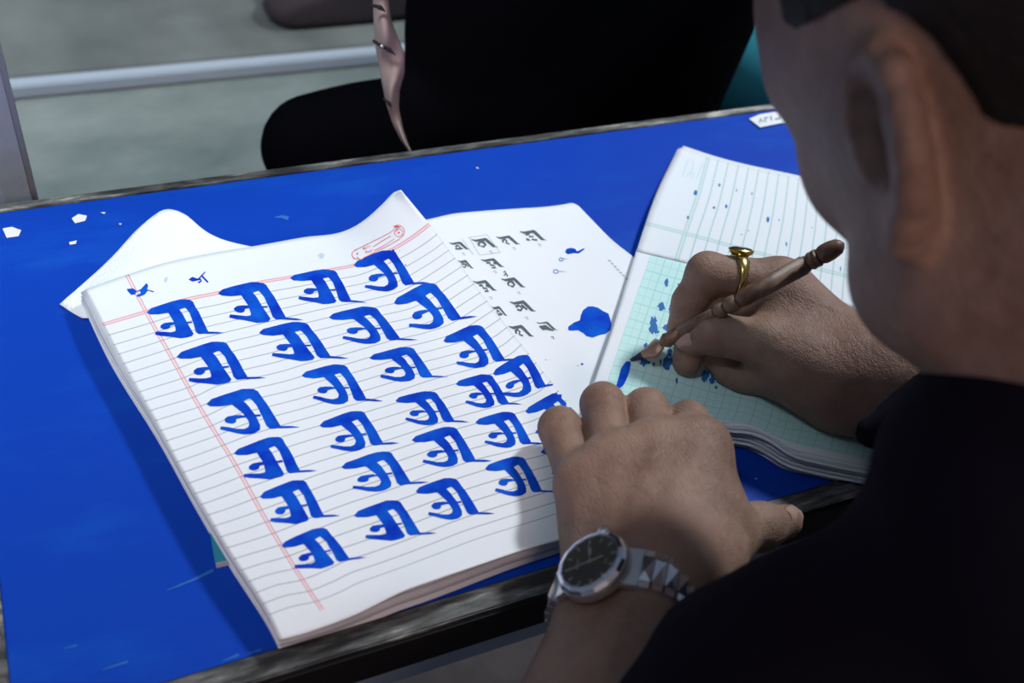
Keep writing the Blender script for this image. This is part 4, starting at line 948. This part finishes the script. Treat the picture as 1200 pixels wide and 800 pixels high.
for k, a in enumerate(th_list):
    p, t, nn = frame(a)
    wedge('center_link', p, t, nn, .00255, .0058, .0014, M_chrome, 1 if k % 2 else -1)
    for sg in (1, -1): wedge('side_link', p, t, nn, .0022, .0015, .0017, M_chrome, None, sg * .0077)
# ------------------------------------------------------------------ the person across the desk
p2 = tag(empty('person', T(43, 71, -75)), 'person in black clothes standing across the desk, pale pink scarf at the side', 'person')
bs = Solid()
bs.ell(T(43.4, 71, 2), (12, 6.5, 30), k=.03); bs.ell(T(43.6, 72.5, 36), (12, 7.5, 16), k=.03); bs.cap(T(32, 73, 51), T(55, 73, 51), 4, 4, .03)
bs.cap(T(43.5, 73, 54), T(43.5, 73, 66), 5, 5, .03); bs.ell(T(43.5, 71.5, 76), (7.5, 9.5, 11), k=.02); bs.cap(T(43.5, 62, 76), T(43.5, 60.8, 73.5), .8, 1.1, .01); bs.ell(T(43.5, 64, 68), (4, 3.6, 3), k=.02)
for s_ in (-1, 1):
    bs.cap(T(43 + s_ * 8, 70, -15), T(43 + s_ * 9, 71, -44), 8, 5.5, .04); bs.cap(T(43 + s_ * 9, 71, -44), T(43 + s_ * 9, 73, -71), 5, 3.6, .03); bs.cap(T(43 + s_ * 9, 73, -71), T(43 + s_ * 9, 64, -72.5), 2.6, 2.2, .02)
    bs.cap(T(44 + s_ * 12, 73, 50), T(44 + s_ * 13, 77, 24), 4.3, 3.6, .02); bs.cap(T(44 + s_ * 13, 77, 24), T(43 + s_ * 12, 86, 6), 3.7, 2.6, .03); bs.cap(T(43 + s_ * 12, 86, 6), T(43 + s_ * 3, 88, 3), 2.3, 1.6, .02)
    bs.ell(T(43 + s_ * 7.6, 72, 76), (.8, 1.6, 3), k=.008)
V, F = bs.mesh(T(5, 55, -75), T(65, 95, 90), .008); mesh('body', V, F, M_skin, p2)
gm = Solid()
gm.ell(T(43.6, 70.6, 2), (16.4, 9.4, 50), k=.03); gm.ell(T(43.6, 72, 36), (15.5, 10.6, 18), k=.04); gm.cap(T(32, 73, 51), T(55, 73, 51), 5.8, 5.8, .05)
gm.ell(T(43, 71, -24), (15.5, 9.5, 16), k=.04); gm.cap(T(51.5, 70, -26), T(50, 70.5, 16), 6.6, 6.6, .03); gm.cap(T(27, 69, -9.5), T(18.3, 67.5, -9), 4.6, 4.3, .02)
for s_ in (-1, 1):
    gm.cap(T(43 + s_ * 8.4, 70, -20), T(43 + s_ * 9, 73, -68), 9, 5.5, .04)
    gm.cap(T(44 + s_ * 12, 73, 50), T(44 + s_ * 13, 77, 24), 5.4, 4.6, .04); gm.cap(T(44 + s_ * 13, 77, 24), T(43 + s_ * 11.5, 84.5, 8), 4.5, 3.5, .03)
V, F = gm.mesh(T(3, 50, -74), T(70, 95, 62), .007, None, lambda X: .003 * np.sin(X[:, 0] * 45 + np.sin(X[:, 2] * 20)) * np.sin(X[:, 2] * 22)); mesh('garment', V, F, M_black, p2)
hh_ = Solid(); hh_.ell(T(43.5, 73.5, 79), (8.3, 9.3, 9.6)); hh_.cap(T(43.5, 79, 76), T(43.5, 80, 60), 5.5, 4, .03)
V, F = hh_.mesh(T(28, 58, 52), T(60, 94, 94), .006, lambda X: (-(X[:, 1] - .66) - .35 * (X[:, 2] - 1.53))); mesh('hair', V, F, M_hair, p2)
# pale pink scarf end hanging at the side
Lp = [(436, -30), (437, 0), (438, 30), (440, 55), (446, 90), (452, 120), (460, 145), (470, 165), (481, 180)]
Rp = [(452, -30), (455, 0), (458, 22), (467, 45), (474, 62), (474, 84), (468, 105), (467, 125), (472, 150), (478, 168), (484, 181)]
dep = 79
ys = np.linspace(-30, 180, 40); Lx = np.interp(ys, [p[1] for p in Lp], [p[0] for p in Lp]); Rx = np.interp(ys, [p[1] for p in Rp], [p[0] for p in Rp])
def dp(y): return 69 + 5.3 * y / 180
def scarf_p(i, a): return D(Lx[i] + (Rx[i] - Lx[i]) * a, ys[i], dp(ys[i]) - 1.1 * math.sin(math.pi * a) - .5 * math.sin(i * .5 + 3 * a) * math.sin(math.pi * a))
nW = 10; G_ = np.array([[scarf_p(i, a) for a in np.linspace(0, 1, nW)] for i in range(40)])
back = unit(c2w([0, 0, 1])) * .004; f = grid_faces(40, nW); n = 40 * nW
b = list(range(nW)) + [r * nW + nW - 1 for r in range(1, 40)] + [39 * nW + i for i in range(nW - 2, -1, -1)] + [r * nW for r in range(38, 0, -1)]; b = np.array(b); bn = np.roll(b, -1)
sc_o = mesh('scarf', np.concatenate([G_.reshape(-1, 3), G_.reshape(-1, 3) + back]), np.concatenate([f, f[:, ::-1] + n, np.stack([b, bn, bn + n, b + n], -1)]), M_pink, p2)
for q, w_ in (([(436, 6), (446, 9), (452, 14)], .12), ([(438, 48), (447, 54), (456, 58), (464, 65)], .12), ([(450, 116), (456, 121), (459, 126)], .10)):  # middle strand is a cord; the outer two paint the scarf's crease shade dark
    s = Solid(); s.chain([D(x, y, dp(y) - 1.5) for x, y in q], [w_] * (len(q) - 1) + [.05], .002); pts = np.array([D(x, y, dp(y) - 1.5) for x, y in q]); V, F = s.mesh(pts.min(0) - .006, pts.max(0) + .006, .0008); mesh('cord_and_crease', V, F, M_dusk, p2)
s = lathe('bead', D(447.5, 54, dp(54) - 1.8), [0, 0, 1], [(-.0018, .0003), (-.0012, .0014), (0, .0019), (.0012, .0014), (.0018, .0003)], M_chrome, p2, 12)
